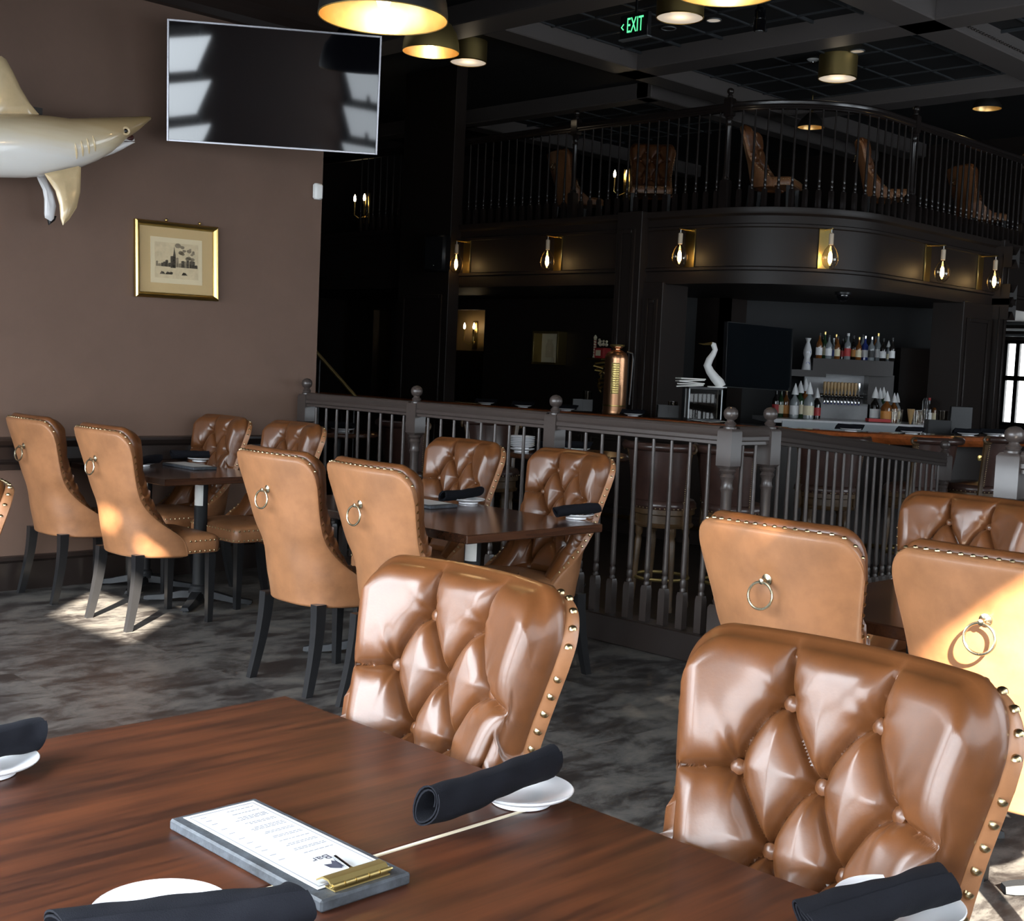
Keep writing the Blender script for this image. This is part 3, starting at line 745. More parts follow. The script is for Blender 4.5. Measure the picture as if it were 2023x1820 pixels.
clipboard(pB.x-.21, pB.x-.03, pB.y-.02, pB.y+.36, TZ, 'menu clipboard on the railing table, partly behind a ring-pull chair', False)
pA = atz(388, 926, TZ)
clipboard(pA.x-.08, pA.x+.08, pA.y-.10, pA.y+.26, TZ, 'menu clipboard on the wall table', False)

# ------------------------------------------------------------------ guard railing
RX = 5.28
PY = [atx(607, 746, RX).y, atx(824, 760, RX).y, atx(1099, 779, RX).y, atx(1445, 803, RX).y]
POST_B = MB().square([(.044, 0), (.044, .30), (.036, .315)])
POST_B.lathe([(.034, .315), (.040, .33), (.034, .345), (.030, .36), (.033, .38), (.027, .40), (.027, .88), (.034, .90), (.028, .915), (.028, .94), (.038, .96), (.030, .975), (.042, .99), (.034, 1.0)], 20)
POST_B.square([(.030, 1.0), (.044, 1.015), (.044, 1.185), (.036, 1.2)])
FIN = MB().lathe([(.034, 0), (.034, .008), (.024, .014), (.030, .026), (.020, .036), (.018, .044), (.030, .052), (.036, .066), (.037, .078), (.033, .093), (.020, .106), (.0005, .111)], 24)
BAL = MB().square([(.019, 0), (.021, .004), (.021, .18), (.017, .20)])
BAL.lathe([(.015, .20), (.017, .21), (.012, .222), (.016, .235), (.016, .26), (.011, .27), (.0155, .282), (.015, .30), (.012, .62), (.009, .975)], 12)
post_src = fin_src = bal_src = None
def post(parent, p, s=1.0, name='post'):
    global post_src, fin_src
    if post_src is None: post_src = o = POST_B.build('post', M['rail'], parent)
    else: o = post_src.copy(); link(o, parent)
    o.location = p; o.scale = (s, s, 1)
    if fin_src is None: fin_src = f = FIN.build('finial', M['rail'], o, ang=50)
    else: f = fin_src.copy(); link(f, o)
    f.location = (0, 0, 1.2); return o
def baluster(parent, p):
    global bal_src
    if bal_src is None: bal_src = o = BAL.build('baluster', M['rail'], parent)
    else: o = bal_src.copy(); link(o, parent)
    o.location = p
RPROF = [(-.028, -.05), (.028, -.05), (.026, -.035), (.036, -.028), (.036, -.01), (.028, 0), (.032, .012), (.034, .026), (.026, .038), (.010, .043), (-.010, .043), (-.026, .038), (-.034, .026), (-.032, .012), (-.028, 0), (-.036, -.01), (-.036, -.028), (-.026, -.035)]
def rail_bar(parent, a, b, name='top_rail'):
    a, b = Vector(a), Vector(b); h = Vector((b.x-a.x, b.y-a.y, 0)).normalized(); sd = Vector((h.y, -h.x, 0))
    mb = MB(); mb.loft([[p+sd*o+Vector((0, 0, z)) for o, z in RPROF] for p in (a, b)]); mb.build(name, M['rail'], parent, ang=30)
CB = .15; RZ = 1.17
gr = thing('guard_railing', 'dark brown wooden railing with turned posts between the tables and the bar floor', 'railing')
p5 = aty(1523, 808, PY[3]); P5 = (p5.x, PY[3])
MB().box(5.22, 5.36, PY[3]-.08, 7.40, 0, CB, .006).build('curb', M['trim'], gr, ang=25)
MB().box(5.36, P5[0]+.08, PY[3]-.08, PY[3]+.06, ZL, CB, .006).build('curb', M['trim'], gr, ang=25)
MB().box(5.36, 5.40, PY[3]-.08, 7.40, ZL, 0).build('platform_face', M['trim'], gr, False)
for y in PY: post(gr, (RX, y, 0))
post(gr, (P5[0], PY[3], 0))
for (a, b) in zip(PY[:-1], PY[1:]):
    rail_bar(gr, (RX, a-.042, RZ), (RX, b+.042, RZ))
    for k in range(9): baluster(gr, (RX, a+(b-a)*(k+1)/10, CB-.01))
rail_bar(gr, (RX+.042, PY[3], RZ), (P5[0]-.042, PY[3], RZ))
for k in range(2): baluster(gr, (RX+(P5[0]-RX)*(k+1)/3, PY[3], CB-.01))
rr_ = thing('ramp_railing', 'sloping dark railing that runs down along the ramp to the bar floor', 'railing')
p6 = atd(1868, 868, 9.45); P6 = Vector((p6.x, p6.y, ZL))
post(rr_, P6)
A5 = Vector((P5[0], PY[3], 0)); dv = (P6-A5).normalized()
rail_bar(rr_, A5+Vector((0, 0, RZ))+dv*.05, P6+Vector((0, 0, RZ))-dv*.04)
NB = 22
for k in range(NB):
    q = A5.lerp(P6, (k+1)/(NB+1)); baluster(rr_, q+Vector((0, 0, CB)))
cb = MB(); sdv = Vector((dv.y, -dv.x, 0)).normalized()*.06
cb.loft([[p+sdv+Vector((0, 0, -.02)), p-sdv+Vector((0, 0, -.3)), p-sdv+Vector((0, 0, CB)), p+sdv+Vector((0, 0, CB))] for p in (A5+dv*.09, P6)]); cb.build('curb', M['trim'], rr_, False)
r3 = thing('guard_railing', 'end of a dark railing whose big post stands at the near side of the ramp', 'railing')
p7 = atz(2006, 840, 1.315)
post(r3, (p7.x, p7.y, 0), 1.12)
rail_bar(r3, (p7.x, p7.y-.045, RZ), (p7.x, .2, RZ))
MB().box(p7.x-.06, p7.x+.08, .1, p7.y+.07, 0, CB, .006).build('curb', M['trim'], r3, ang=25)
for k in range(16): baluster(r3, (p7.x, p7.y-.118*(k+1), CB-.01))
# ------------------------------------------------------------------ mounted shark
def ell(c, hh, hw, n=22, flat=0):
    out = []
    for k in range(n):
        a = 2*PI*k/n; out.append((c.x, c.y+hw*math.cos(a), c.z+hh*math.sin(a)))
    return out
SY = 7.13
def shark_loft(st, wf, cap0=True, cap1=True, y=SY):
    mb = MB(); rings = []
    for (px_, yt, yb_), wq in zip(st, wf):
        a, b = aty(px_, yt, y), aty(px_, yb_, y); c = (a+b)/2; hh = abs(a.z-b.z)/2; rings.append(ell(c, hh, max(hh*wq, .004)))
    mb.loft(rings, cap0, cap1); return mb
sk = thing('mounted_shark', 'glossy tan and white shark mounted on the brown wall', 'shark')
sm = bpy.data.materials.new('shark_skin'); sm.use_nodes = True; t = sm.node_tree; p = t.nodes['Principled BSDF']
tc = nn(t, 'ShaderNodeTexCoord'); sx = nn(t, 'ShaderNodeSeparateXYZ'); ns_ = nn(t, 'ShaderNodeTexNoise'); ns_.inputs['Scale'].default_value = 3
mp = nn(t, 'ShaderNodeMapping'); mp.inputs['Scale'].default_value = (1, 3, 8); t.links.new(tc.outputs['Object'], mp.inputs[0]); t.links.new(mp.outputs[0], ns_.inputs['Vector'])
t.links.new(tc.outputs['Object'], sx.inputs[0]); ad = nn(t, 'ShaderNodeMath', operation='MULTIPLY_ADD'); ad.inputs[1].default_value = .07
t.links.new(ns_.outputs[0], ad.inputs[0]); t.links.new(sx.outputs[2], ad.inputs[2])
mr = nn(t, 'ShaderNodeMapRange'); mr.inputs[1].default_value = 2.50; mr.inputs[2].default_value = 2.93; t.links.new(ad.outputs[0], mr.inputs[0])
rp = nn(t, 'ShaderNodeValToRGB'); e = rp.color_ramp.elements; e[0].position = .12; e[0].color = (.82, .80, .76, 1); e[1].position = .90; e[1].color = (.25, .165, .07, 1)
k = e.new(.36); k.color = (.74, .64, .46, 1); k = e.new(.62); k.color = (.48, .35, .19, 1)
t.links.new(mr.outputs[0], rp.inputs[0]); t.links.new(rp.outputs[0], p.inputs['Base Color']); p.inputs['Roughness'].default_value = .22; p.inputs['Coat Weight'].default_value = .6
M['sharkfin'] = mat('sharkfin', (.62, .47, .27), .2, coat=.6, var=.12, vscale=5); M['sharkwhite'] = mat('sharkwhite', (.82, .81, .82), .2, coat=.6)
M['mouth'] = mat('mouth', (.05, .012, .012), .3)
ST = [(-520, 300, 322), (-420, 282, 325), (-300, 256, 335), (-200, 240, 344), (-100, 229, 350), (0, 224, 351.5), (50, 224.5, 352.5), (90, 227, 349), (130, 232.5, 340), (160, 232.8, 331), (190, 231.6, 319), (215, 231, 305), (232, 230.6, 292), (245, 230.2, 278), (256, 230, 270), (268, 229.6, 262), (280, 229.2, 252), (289, 229.2, 244), (295, 230, 239.5), (298.5, 232.5, 236)]
WF = [.8, .8, .8, .8, .8, .78, .78, .8, .82, .85, .9, .95, 1.0, 1.1, 1.15, 1.2, 1.3, 1.4, 1.5, 1.5]
shark_loft(ST, WF).build('body', sm, sk, ang=70)
shark_loft([(205, 284, 311), (222, 282, 305), (240, 279.5, 296.5), (252, 279, 289.5), (261, 279.6, 284.5), (266, 280.6, 282.2)], [1.2, 1.2, 1.3, 1.4, 1.5, 1.5], y=SY-.005).build('lower_jaw', M['sharkwhite'], sk, ang=70)
shark_loft([(238, 268, 281), (250, 267, 281), (259, 266, 280), (263, 269, 277)], [1.5, 1.4, 1.2, .8], y=SY-.01).build('mouth_lining', M['mouth'], sk)
mb = MB()
for k in range(12):
    px_ = 243+k*2.0; a = aty(px_, 278.5-.35*0, SY-.05+k*.003); mb.lathe([(.0035, 0), (.0005, .014)], 4, a)
mb.build('teeth', M['white'], sk)['kind'] = 'stuff'
def fin(poly, y, th, m_, name, lean=0, parent=None):
    pts = [aty(a, b, y) for a, b in poly]; c = sum(pts, Vector())/len(pts); z_top = max(q.z for q in pts)
    mb = MB(); L = lambda q, o, s_: Vector((c.x+(q.x-c.x)*s_, q.y+o+lean*(z_top-q.z), c.z+(q.z-c.z)*s_))
    mb.loft([[L(q, -th*.55, .55) for q in pts], [L(q, -th*.4, .8) for q in pts], [L(q, -th*.1, .97) for q in pts], [L(q, 0, 1) for q in pts], [L(q, th*.1, .97) for q in pts], [L(q, th*.4, .8) for q in pts], [L(q, th*.55, .55) for q in pts]])
    return mb.build(name, m_, sk, ang=50)
fin([(2, 110), (12, 117), (25, 140), (42, 175), (60, 205), (80, 229), (62, 240), (0, 240), (-60, 236), (-40, 190), (-20, 140), (-8, 114)], SY, .05, M['sharkfin'], 'dorsal_fin')
fin([(86, 343), (120, 336), (155, 328), (160, 331), (158.5, 351), (156, 380), (147, 411), (131, 434), (117.5, 446), (113.5, 433), (113, 406), (106, 377), (92, 354)], SY-.10, .04, M['sharkfin'], 'pectoral_fin', -.12)
fin([(72, 345), (86, 340), (94, 356), (107, 379), (114.5, 408), (111, 432), (106, 437), (93.5, 430), (91, 393), (85, 367)], SY+.10, .035, M['sharkwhite'], 'pectoral_fin', .12)
fin([(111.5, 427), (109, 436), (97, 445), (93.2, 431), (100, 425)], SY+.155, .03, M['black'], 'fin_tip', .12)
fin([(-520, 310), (-560, 230), (-590, 170), (-575, 250), (-580, 330), (-610, 390), (-550, 340)], SY, .03, M['sharkfin'], 'tail_fin')
def on_skin(px_, py_, lift=0):
    """point on the near flank of the body under a pixel"""
    yt = np.interp(px_, [q[0] for q in ST], [q[1] for q in ST]); yb_ = np.interp(px_, [q[0] for q in ST], [q[2] for q in ST]); wq = np.interp(px_, [q[0] for q in ST], WF)
    a, b = aty(px_, yt, SY), aty(px_, yb_, SY); c = (a+b)/2; hh = abs(a.z-b.z)/2; p = aty(px_, py_, SY)
    u_ = max(-1, min(1, (p.z-c.z)/hh)); return Vector((c.x, SY-hh*wq*math.sqrt(1-u_*u_)-lift, p.z))
ey = on_skin(234, 261.5)
MB().ball((ey.x, ey.y+.004, ey.z), .0135, 16, 10).build('eye', M['blackgloss'], sk)
MB().ring((ey.x, ey.y, ey.z), .019, .007, (.25, 1, 0), 20, 8).build('eyelid', M['sharkfin'], sk)
for k in range(4):
    MB().tube([on_skin(128+k*12+q*8, 287-k*5+q*30, .001) for q in (0, .2, .4, .6, .8, 1)], [.002, .005, .006, .006, .005, .002], 6).build('gill_slit', M['sharkfin'], sk)
MB().box(aty(0, 290, 7.35).x-.2, aty(60, 290, 7.35).x, 7.2, YB, 2.62, 2.8).build('wall_bracket', M['black'], sk, False)

# ------------------------------------------------------------------ television on the brown wall
TL, BL, TR, BR = atd(331, 35, 7.70), atd(328, 280, 7.86), atd(757, 73, 7.9), atd(743, 304.5, 8.06)
def tvset(TL, BL, TR, BR, label, screen, bez, th=.05, bw=.012, mount=None):
    t = thing('television', label, 'television')
    u = ((TR-TL)+(BR-BL))/2; v = ((TL-BL)+(TR-BR))/2; c = (TL+BL+TR+BR)/4; W_, H_ = u.length, v.length
    u = u.normalized(); v = (v-u*v.dot(u)).normalized(); n = u.cross(v)
    if n.dot(CP-c) < 0: n = -n
    rot = Matrix((u, v, u.cross(v))).transposed().to_4x4(); rot.translation = c; t.matrix_world = rot
    s = 1 if u.cross(v).dot(n) > 0 else -1
    hx, hy = W_/2, H_/2
    MB().box(-hx+.002, hx-.002, -hy+.002, hy-.002, -th, -.016).build('housing', M['black'], t, False)
    f = MB()
    for a, b, c_, d in ((-hx, -hx+bw, -hy, hy), (hx-bw, hx, -hy, hy), (-hx+bw, hx-bw, -hy, -hy+bw), (-hx+bw, hx-bw, hy-bw, hy)): f.box(a, b, c_, d, -.02, .003, .0015)
    f.build('bezel', bez, t)
    nx, ny = 24, 14; sc = MB(); vs_ = []
    for j in range(ny+1):
        for i in range(nx+1):
            a, b = i/nx*2-1, j/ny*2-1; vs_.append((a*(hx-bw), b*(hy-bw), -.010+.0015*(a*a+b*b)))
    sc.add(vs_, [(j*(nx+1)+i, j*(nx+1)+i+1, (j+1)*(nx+1)+i+1, (j+1)*(nx+1)+i) for j in range(ny) for i in range(nx)])
    sc.build('screen', screen, t, ang=80, fix=False)
    return t, c, n, u
M['screen'] = mat('screen', (.002, .002, .003), .035, spec=.8)
M['bezel'] = mat('bezel', (.35, .35, .38), .3, .8)
tv, tc_, tn, tu = tvset(TL, BL, TR, BR, 'large flat black television angled out from the brown wall', M['screen'], M['bezel'])
inv = tv.matrix_world.inverted()
MB().tube([inv @ (tc_-tn*.06), inv @ Vector((tc_.x, YB-.02, tc_.z+.05))], .03, 10).build('mount_arm', M['black'], tv)
# ------------------------------------------------------------------ framed print
px0, pz1 = aty(265, 431, YB).x, aty(265, 431, YB).z; px1, pz0 = aty(425, 597, YB).x, aty(425, 597, YB).z
pc = Vector(((px0+px1)/2, YB, (pz0+pz1)/2)); pw, ph_ = (px1-px0)/2, (pz1-pz0)/2
pf = thing('framed_print', 'gold framed etching of a city skyline hanging on the brown wall', 'picture', pc); pf.rotation_euler = (R(-2), R(-.8), 0)
M['mat_tan'] = mat('mat_tan', (.66, .52, .30), .7); M['mat_cream'] = mat('mat_cream', (.84, .77, .58), .7); M['print'] = mat('print', (.74, .65, .47), .7, var=.1, vscale=30)
M['etch'] = mat('etch', (.10, .09, .075), .8, var=.6, vscale=60); M['etch2'] = mat('etch2', (.30, .26, .2), .8, var=.3, vscale=40)
fw_ = .034
prof = [(0, -.005), (0, -.030), (.010, -.040), (.020, -.034), (.028, -.022), (.034, -.020), (.034, -.008)]
cor = [(-1, -1), (1, -1), (1, 1), (-1, 1)]
for i in range(4):
    a, b = cor[i], cor[(i+1) % 4]; mb = MB()
    mb.loft([[(q[0]*(pw-o), y, q[1]*(ph_-o)) for o, y in prof] for q in (a, b)]); mb.build('frame_side', M['brass'], pf, ang=30)
MB().box(-pw+.03, pw-.03, -.010, -.006, -ph_+.03, ph_-.03).build('outer_mat', M['mat_tan'], pf, False)
mw, mh = pw*.62, ph_*.60
MB().box(-mw, mw, -.0125, -.010, -mh, mh).build('inner_mat', M['mat_cream'], pf, False)
iw, ih = pw*.525, ph_*.47
pr = MB().box(-iw, iw, -.0135, -.012, -ih, ih).build('print_sheet', M['print'], pf, False)
rnd = random.Random(3); ek = MB(); ek2 = MB(); yq = -.0139
def flat(mb, pts): mb.add([(x, yq, z) for x, z in pts], [tuple(range(len(pts)))])
x = -iw*.95
while x < iw*.9:
    w_ = rnd.uniform(.012, .024); h_ = rnd.uniform(.018, .062)*(1.1 if abs(x) < iw*.5 else .7); z0 = -ih*.35
    flat(ek2 if rnd.random() < .45 else ek, [(x, z0), (x+w_, z0), (x+w_, z0+h_), (x+w_*.6, z0+h_+.004), (x, z0+h_)]); x += w_*rnd.uniform(.7, 1.15)
flat(ek, [(-.045, -ih*.4), (-.008, -ih*.4), (-.008, .035), (-.012, .055), (-.018, .092), (-.023, .055), (-.027, .03), (-.045, .028)])
for k in range(6):
    x = rnd.uniform(-iw*.9, iw*.4); flat(ek, [(x, -ih*.78), (x+rnd.uniform(.02, .045), -ih*.78), (x+.03, -ih*.66), (x+.012, -ih*.62)])
for k in range(14):
    x, z, r_ = rnd.uniform(iw*.05, iw*.85), rnd.uniform(ih*.15, ih*.9), rnd.uniform(.006, .017)
    flat(ek2, [(x+r_*1.5*math.cos(a), z+r_*math.sin(a)*rnd.uniform(.7, 1.1)) for a in [2*PI*q/9 for q in range(9)]])
ek.build('etched_buildings', M['etch'], pr, False, fix=False); ek2.build('etched_clouds', M['etch2'], pr, False, fix=False)
MB().box(-pw+.03, pw-.03, -.0165, -.0155, -ph_+.03, ph_-.03).build('glazing', M['glass'], pf, False)
for fx in (-.26, .55): MB().ball((pw*fx, -.02, ph_+.012), .010, 12, 8).build('hanging_knob', M['brass'], pf)
# motion sensor
s0 = aty(624, 379, YB); MB().box(s0.x-.034, s0.x+.034, YB-.045, YB, s0.z-.055, s0.z+.055, .012).build('motion_sensor', M['white'])
tag(bpy.data.objects['motion_sensor'], 'small white motion sensor near the end of the brown wall', 'sensor')

# ------------------------------------------------------------------ pendants and ceiling lights
def plight(p, e, col, r, parent=None):
    l = bpy.data.lights.new('bulb_light', 'POINT'); l.energy = e; l.color = col; l.shadow_soft_size = r
    o = bpy.data.objects.new('bulb_light', l); link(o, parent); o.location = p; return o
def dome_pendant(c, r, h, label, group, energy, ztop, outm='lampblack'):
    t = thing('pendant_lamp', label, 'lamp', c, 0, group)
    o = [(r, 0), (r*1.0, .02*r/.3), (r*.97, h*.3), (r*.88, h*.58), (r*.70, h*.82), (r*.42, h*.96), (r*.12, h)]
    MB().lathe(o, 48, cap0=False).build('shade', M[outm], t, ang=60)
    i_ = [(q*.985 if k else q*.985, z-.006 if k else z) for k, (q, z) in enumerate(o)]
    MB().lathe(i_, 48, cap0=False).build('shade_lining', M['goldin'], t, ang=60, fix=False)
    MB().ring((0, 0, 0), r*.993, r*.011, (0, 0, 1), 48, 6).build('rim', M['brassdull'], t)
    b = MB().lathe([(.012, h*.55), (.014, h*.5), (.03, h*.36), (.034, h*.28), (.025, h*.19), (.001, h*.16)], 16).build('bulb', M['bulbwarm'], t)
    MB().lathe([(.02, h*.5), (.02, h*.97)], 12).build('socket', M['brass'], t)
    MB().tube([(0, 0, h), (0, 0, ztop-c[2])], .006, 8).build('cord', M['black'], t)
    MB().lathe([(.06, ztop-c[2]-.03), (.06, ztop-c[2])], 20).build('canopy', M['lampblack'], t)
    plight((0, 0, h*.12), energy, (1, .72, .38), .03, t)
    return t
GL = 'dome pendants with gold lining'
dome_pendant(atd(757, 36, 5.9), .298, .27, 'large black dome pendant with gold lining hanging over the railing table', GL, 5, ZD)
dome_pendant(atd(1434, -16, 7.2), .30, .27, 'black dome pendant with gold lining above the ramp, only its rim in view', GL, 4, ZC)
dome_pendant(atd(851, 103, 9.4), .209, .24, 'small brass pendant glowing in front of the tall dark pier', GL, 2, ZC, 'brassdull')
def drum(c, r, label):
    t = thing('drum_light', label, 'lamp', c, 0, 'brass drum lights on the bar ceiling'); h = ZC-c[2]
    MB().lathe([(r, 0), (r, h)], 40, cap0=False).build('drum', M['brassdull'], t)
    MB().lathe([(.001, .004), (r*.97, .004), (r*.985, .010)], 40).build('diffuser', M['diffuser'], t)
    MB().ring((0, 0, .004), r*.985, .007, (0, 0, 1), 40, 6).build('rim', M['brass'], t)
    plight((0, 0, -.06), 1.2, (1, .8, .55), .1, t)
drum(atd(1343, 36, 12.2), .226, 'brass drum light with white diffuser next to the exit sign')
drum(atd(1654, 156, 14.4), .213, 'brass drum light above the curved balcony rail')
drum(atd(925, 124, 14.6), .21, 'brass drum light half hidden by the tall dark pier')
def brass_shade(px_, py_, d, label):
    c = atd(px_, py_, d); t = thing('pendant_lamp', label, 'lamp', c, 0, 'small shaded pendants over the mezzanine')
    MB().lathe([(.17, 0), (.165, .04), (.13, .10), (.06, .17), (.03, .19)], 28, cap0=False).build('shade', M['lampblack'], t)
    MB().lathe([(.165, .002), (.16, .04), (.12, .095), (.05, .165)], 28, cap0=False).build('shade_lining', M['goldin'], t, fix=False)
    MB().ball((0, 0, .23), .028, 12, 8).build('brass_ball', M['brass'], t); MB().ball((0, 0, .29), .022, 12, 8).build('brass_ball', M['brass'], t)
    MB().tube([(0, 0, .19), (0, 0, ZC-c.z)], .008, 8).build('stem', M['brassdull'], t)
    plight((0, 0, .05), .8, (1, .7, .35), .02, t)
brass_shade(1950, 215, 15.5, 'small dark pendant with gold lining over the right arm of the mezzanine')
brass_shade(1602, 252, 16.5, 'small dark pendant seen through the curved balcony rail')
# exit sign
ec = atd(1252, 50, 11.0); t = thing('exit_sign', 'black exit sign with green letters hanging under the bar ceiling', 'sign', ec)
MB().box(0, .05, -.155, .155, -.10, .10, .004).build('housing', M['black'], t)
MB().box(-.004, .054, -.16, .16, -.112, -.10).build('lower_edge', M['steel'], t, False)
MB().box(.02, .03, -.01, .01, .10, ZC-ec.z).build('hanger', M['black'], t, False)
def text(body, size, m_, parent, mtx, name='letters', ext=.0006):
    fc = bpy.data.curves.new(name, 'FONT'); fc.body = body; fc.size = size; fc.extrude = ext; fc.align_x = 'CENTER'; fc.align_y = 'CENTER'
    fo = bpy.data.objects.new(name, fc); COL.objects.link(fo); bpy.context.view_layer.update()
    me = bpy.data.meshes.new_from_object(fo); bpy.data.objects.remove(fo)
    o = bpy.data.objects.new(name, me); link(o, parent); me.materials.append(m_); o.matrix_local = mtx; return o
RX_ = Matrix(((0, 0, -1), (-1, 0, 0), (0, 1, 0))).to_4x4()
mt = Matrix.Translation((-.003, -.015, 0)) @ RX_ @ Matrix.Diagonal((.72, 1.45, 1, 1)); text('EXIT', .125, M['exit'], t, mt)
ar = MB()
for sg in (-1, 1): ar.sheet([(.142, 0), (.116, sg*.028), (.108, sg*.022), (.13, 0)], .001, (-.002, 0, 0), (0, 1, 0), (0, 0, 1))
ar.build('arrow', M['exit'], t, False)
def detector(px_, py_, d, label, r=.075):
    c = atd(px_, py_, d); o = thing('smoke_detector', label, 'detector', c, 0, 'white ceiling detectors')
    MB().lathe([(r*.5, -.05), (r*.85, -.035), (r, -.015), (r, 0)], 24).build('body', M['white'], o)
    MB().ball((0, 0, -.055), .022, 10, 6).build('lens', M['chrome'], o)
    MB().lathe([(r*.9, 0), (r*.9, max(ZC-.03-c.z, .01))], 16).build('mounting_base', M['black'], o)
detector(1160, 4, 12.4, 'white ceiling detector on the beam next to the exit sign', .085)
detector(1607, 113, 14.6, 'white ceiling detector beside the drum light above the balcony')
for i, (a, b, d) in enumerate(((1410, 40, 12.6), (1321, 56, 12.9), (1694, 101, 14.9))):
    c = atz(a, b, ZC-.03); o = thing('recessed_light', ['tiny bright downlight in a ceiling tile next to the drum light', 'dark recessed downlight in a ceiling tile under the exit sign', 'small warm downlight near the second drum light'][i], 'light', c)
    MB().ring((0, 0, 0), .075, .008, (0, 0, 1), 24, 6).build('rim', M['steel'], o); MB().lathe([(.072, -.002), (.072, .004)], 20).build('lens', M['diffuser' if i == 0 else ('black' if i == 1 else 'diffuserwarm')], o)
# ceiling projector-like spot
c = atd(1500, 62, 12.4); o = thing('track_spot', 'black cylindrical spotlight hanging from the bar ceiling', 'light', c)
MB().lathe([(.05, 0), (.06, .01), (.06, .10), (.05, .11), (.055, .13), (.055, .2), (.035, .22), (.035, ZC-c.z)], 20).build('body', M['blackgloss'], o); MB().lathe([(.04, -.003), (.04, .003)], 16).build('lens', M['steel'], o)
# ------------------------------------------------------------------ bar counter
CZ = .985
def cpath(o=0, n=24):
    cx, cy, r = 12.1, 7.3, 2.0; pts = [(10.1-o, 16.5), (10.1-o, 7.3)]
    for i in range(1, n): a = PI+PI/2*i/n; pts.append((cx+(r+o)*math.cos(a), cy+(r+o)*math.sin(a)))
    return pts+[(12.1, 5.3-o), (17.5, 5.3-o)]
def sweep(prof, pathf):
    ps = [pathf(o) for o, z in prof]; mb = MB()
    mb.loft([[(*ps[k][i], prof[k][1]) for k in range(len(prof))] for i in range(len(ps[0]))]); return mb
bc = thing('bar_counter', 'long curved bar counter with dark top and orange-brown wooden edge', 'bar counter')
sweep([(-.06, CZ-.05), (-.06, CZ-.004), (-.68, CZ-.004), (-.68, CZ-.05)], cpath).build('countertop', M['countertop'], bc, ang=40)
sweep([(-.07, CZ-.09), (-.03, CZ-.088), (.0, CZ-.06), (.012, CZ-.03), (.0, CZ), (-.03, CZ+.012), (-.07, CZ+.004)], cpath).build('wooden_edge', M['counter'], bc, ang=40)
sweep([(-.28, ZL), (-.28, CZ-.06), (-.62, CZ-.06), (-.62, ZL)], cpath).build('front_panel', M['panel'], bc, ang=40)
sweep([(-.20, ZL+.16), (-.17, ZL+.18), (-.2, ZL+.2), (-.23, ZL+.18)], cpath).build('foot_rail', M['brass'], bc, ang=60)
for k in range(10):
    y = 7.6+k*.85; pm = MB(); panelled(None, pm, 'x', 10.38, y, y+.75, .0, .75, -1, .04, .018); pm.build('panel_frame', M['panel'], bc)
for k in range(4):
    x = 12.4+k*.9; pm = MB(); panelled(None, pm, 'y', 5.58, x, x+.8, .0, .75, -1, .04, .018); pm.build('panel_frame', M['panel'], bc)
for k, (a, b) in enumerate(((1757, 899), (1935, 905))):
    c = atd(a, b, 11.9); o = thing('purse_hook', ['small brass hook on the bar front seen through the ramp railing', 'small brass hook on the bar front between the two right stools'][k], 'hook', c, 0, 'brass hooks under the bar')
    MB().lathe([(.028, 0), (.026, .006), (.012, .01)], 14).build('rose', M['brass'], o).rotation_euler = (R(90), 0, R(-30))
    MB().tube([(0, 0, 0), (.02, -.05, -.005), (.03, -.08, .01), (.03, -.085, .035)], .007, 8).build('hook_arm', M['brass'], o)

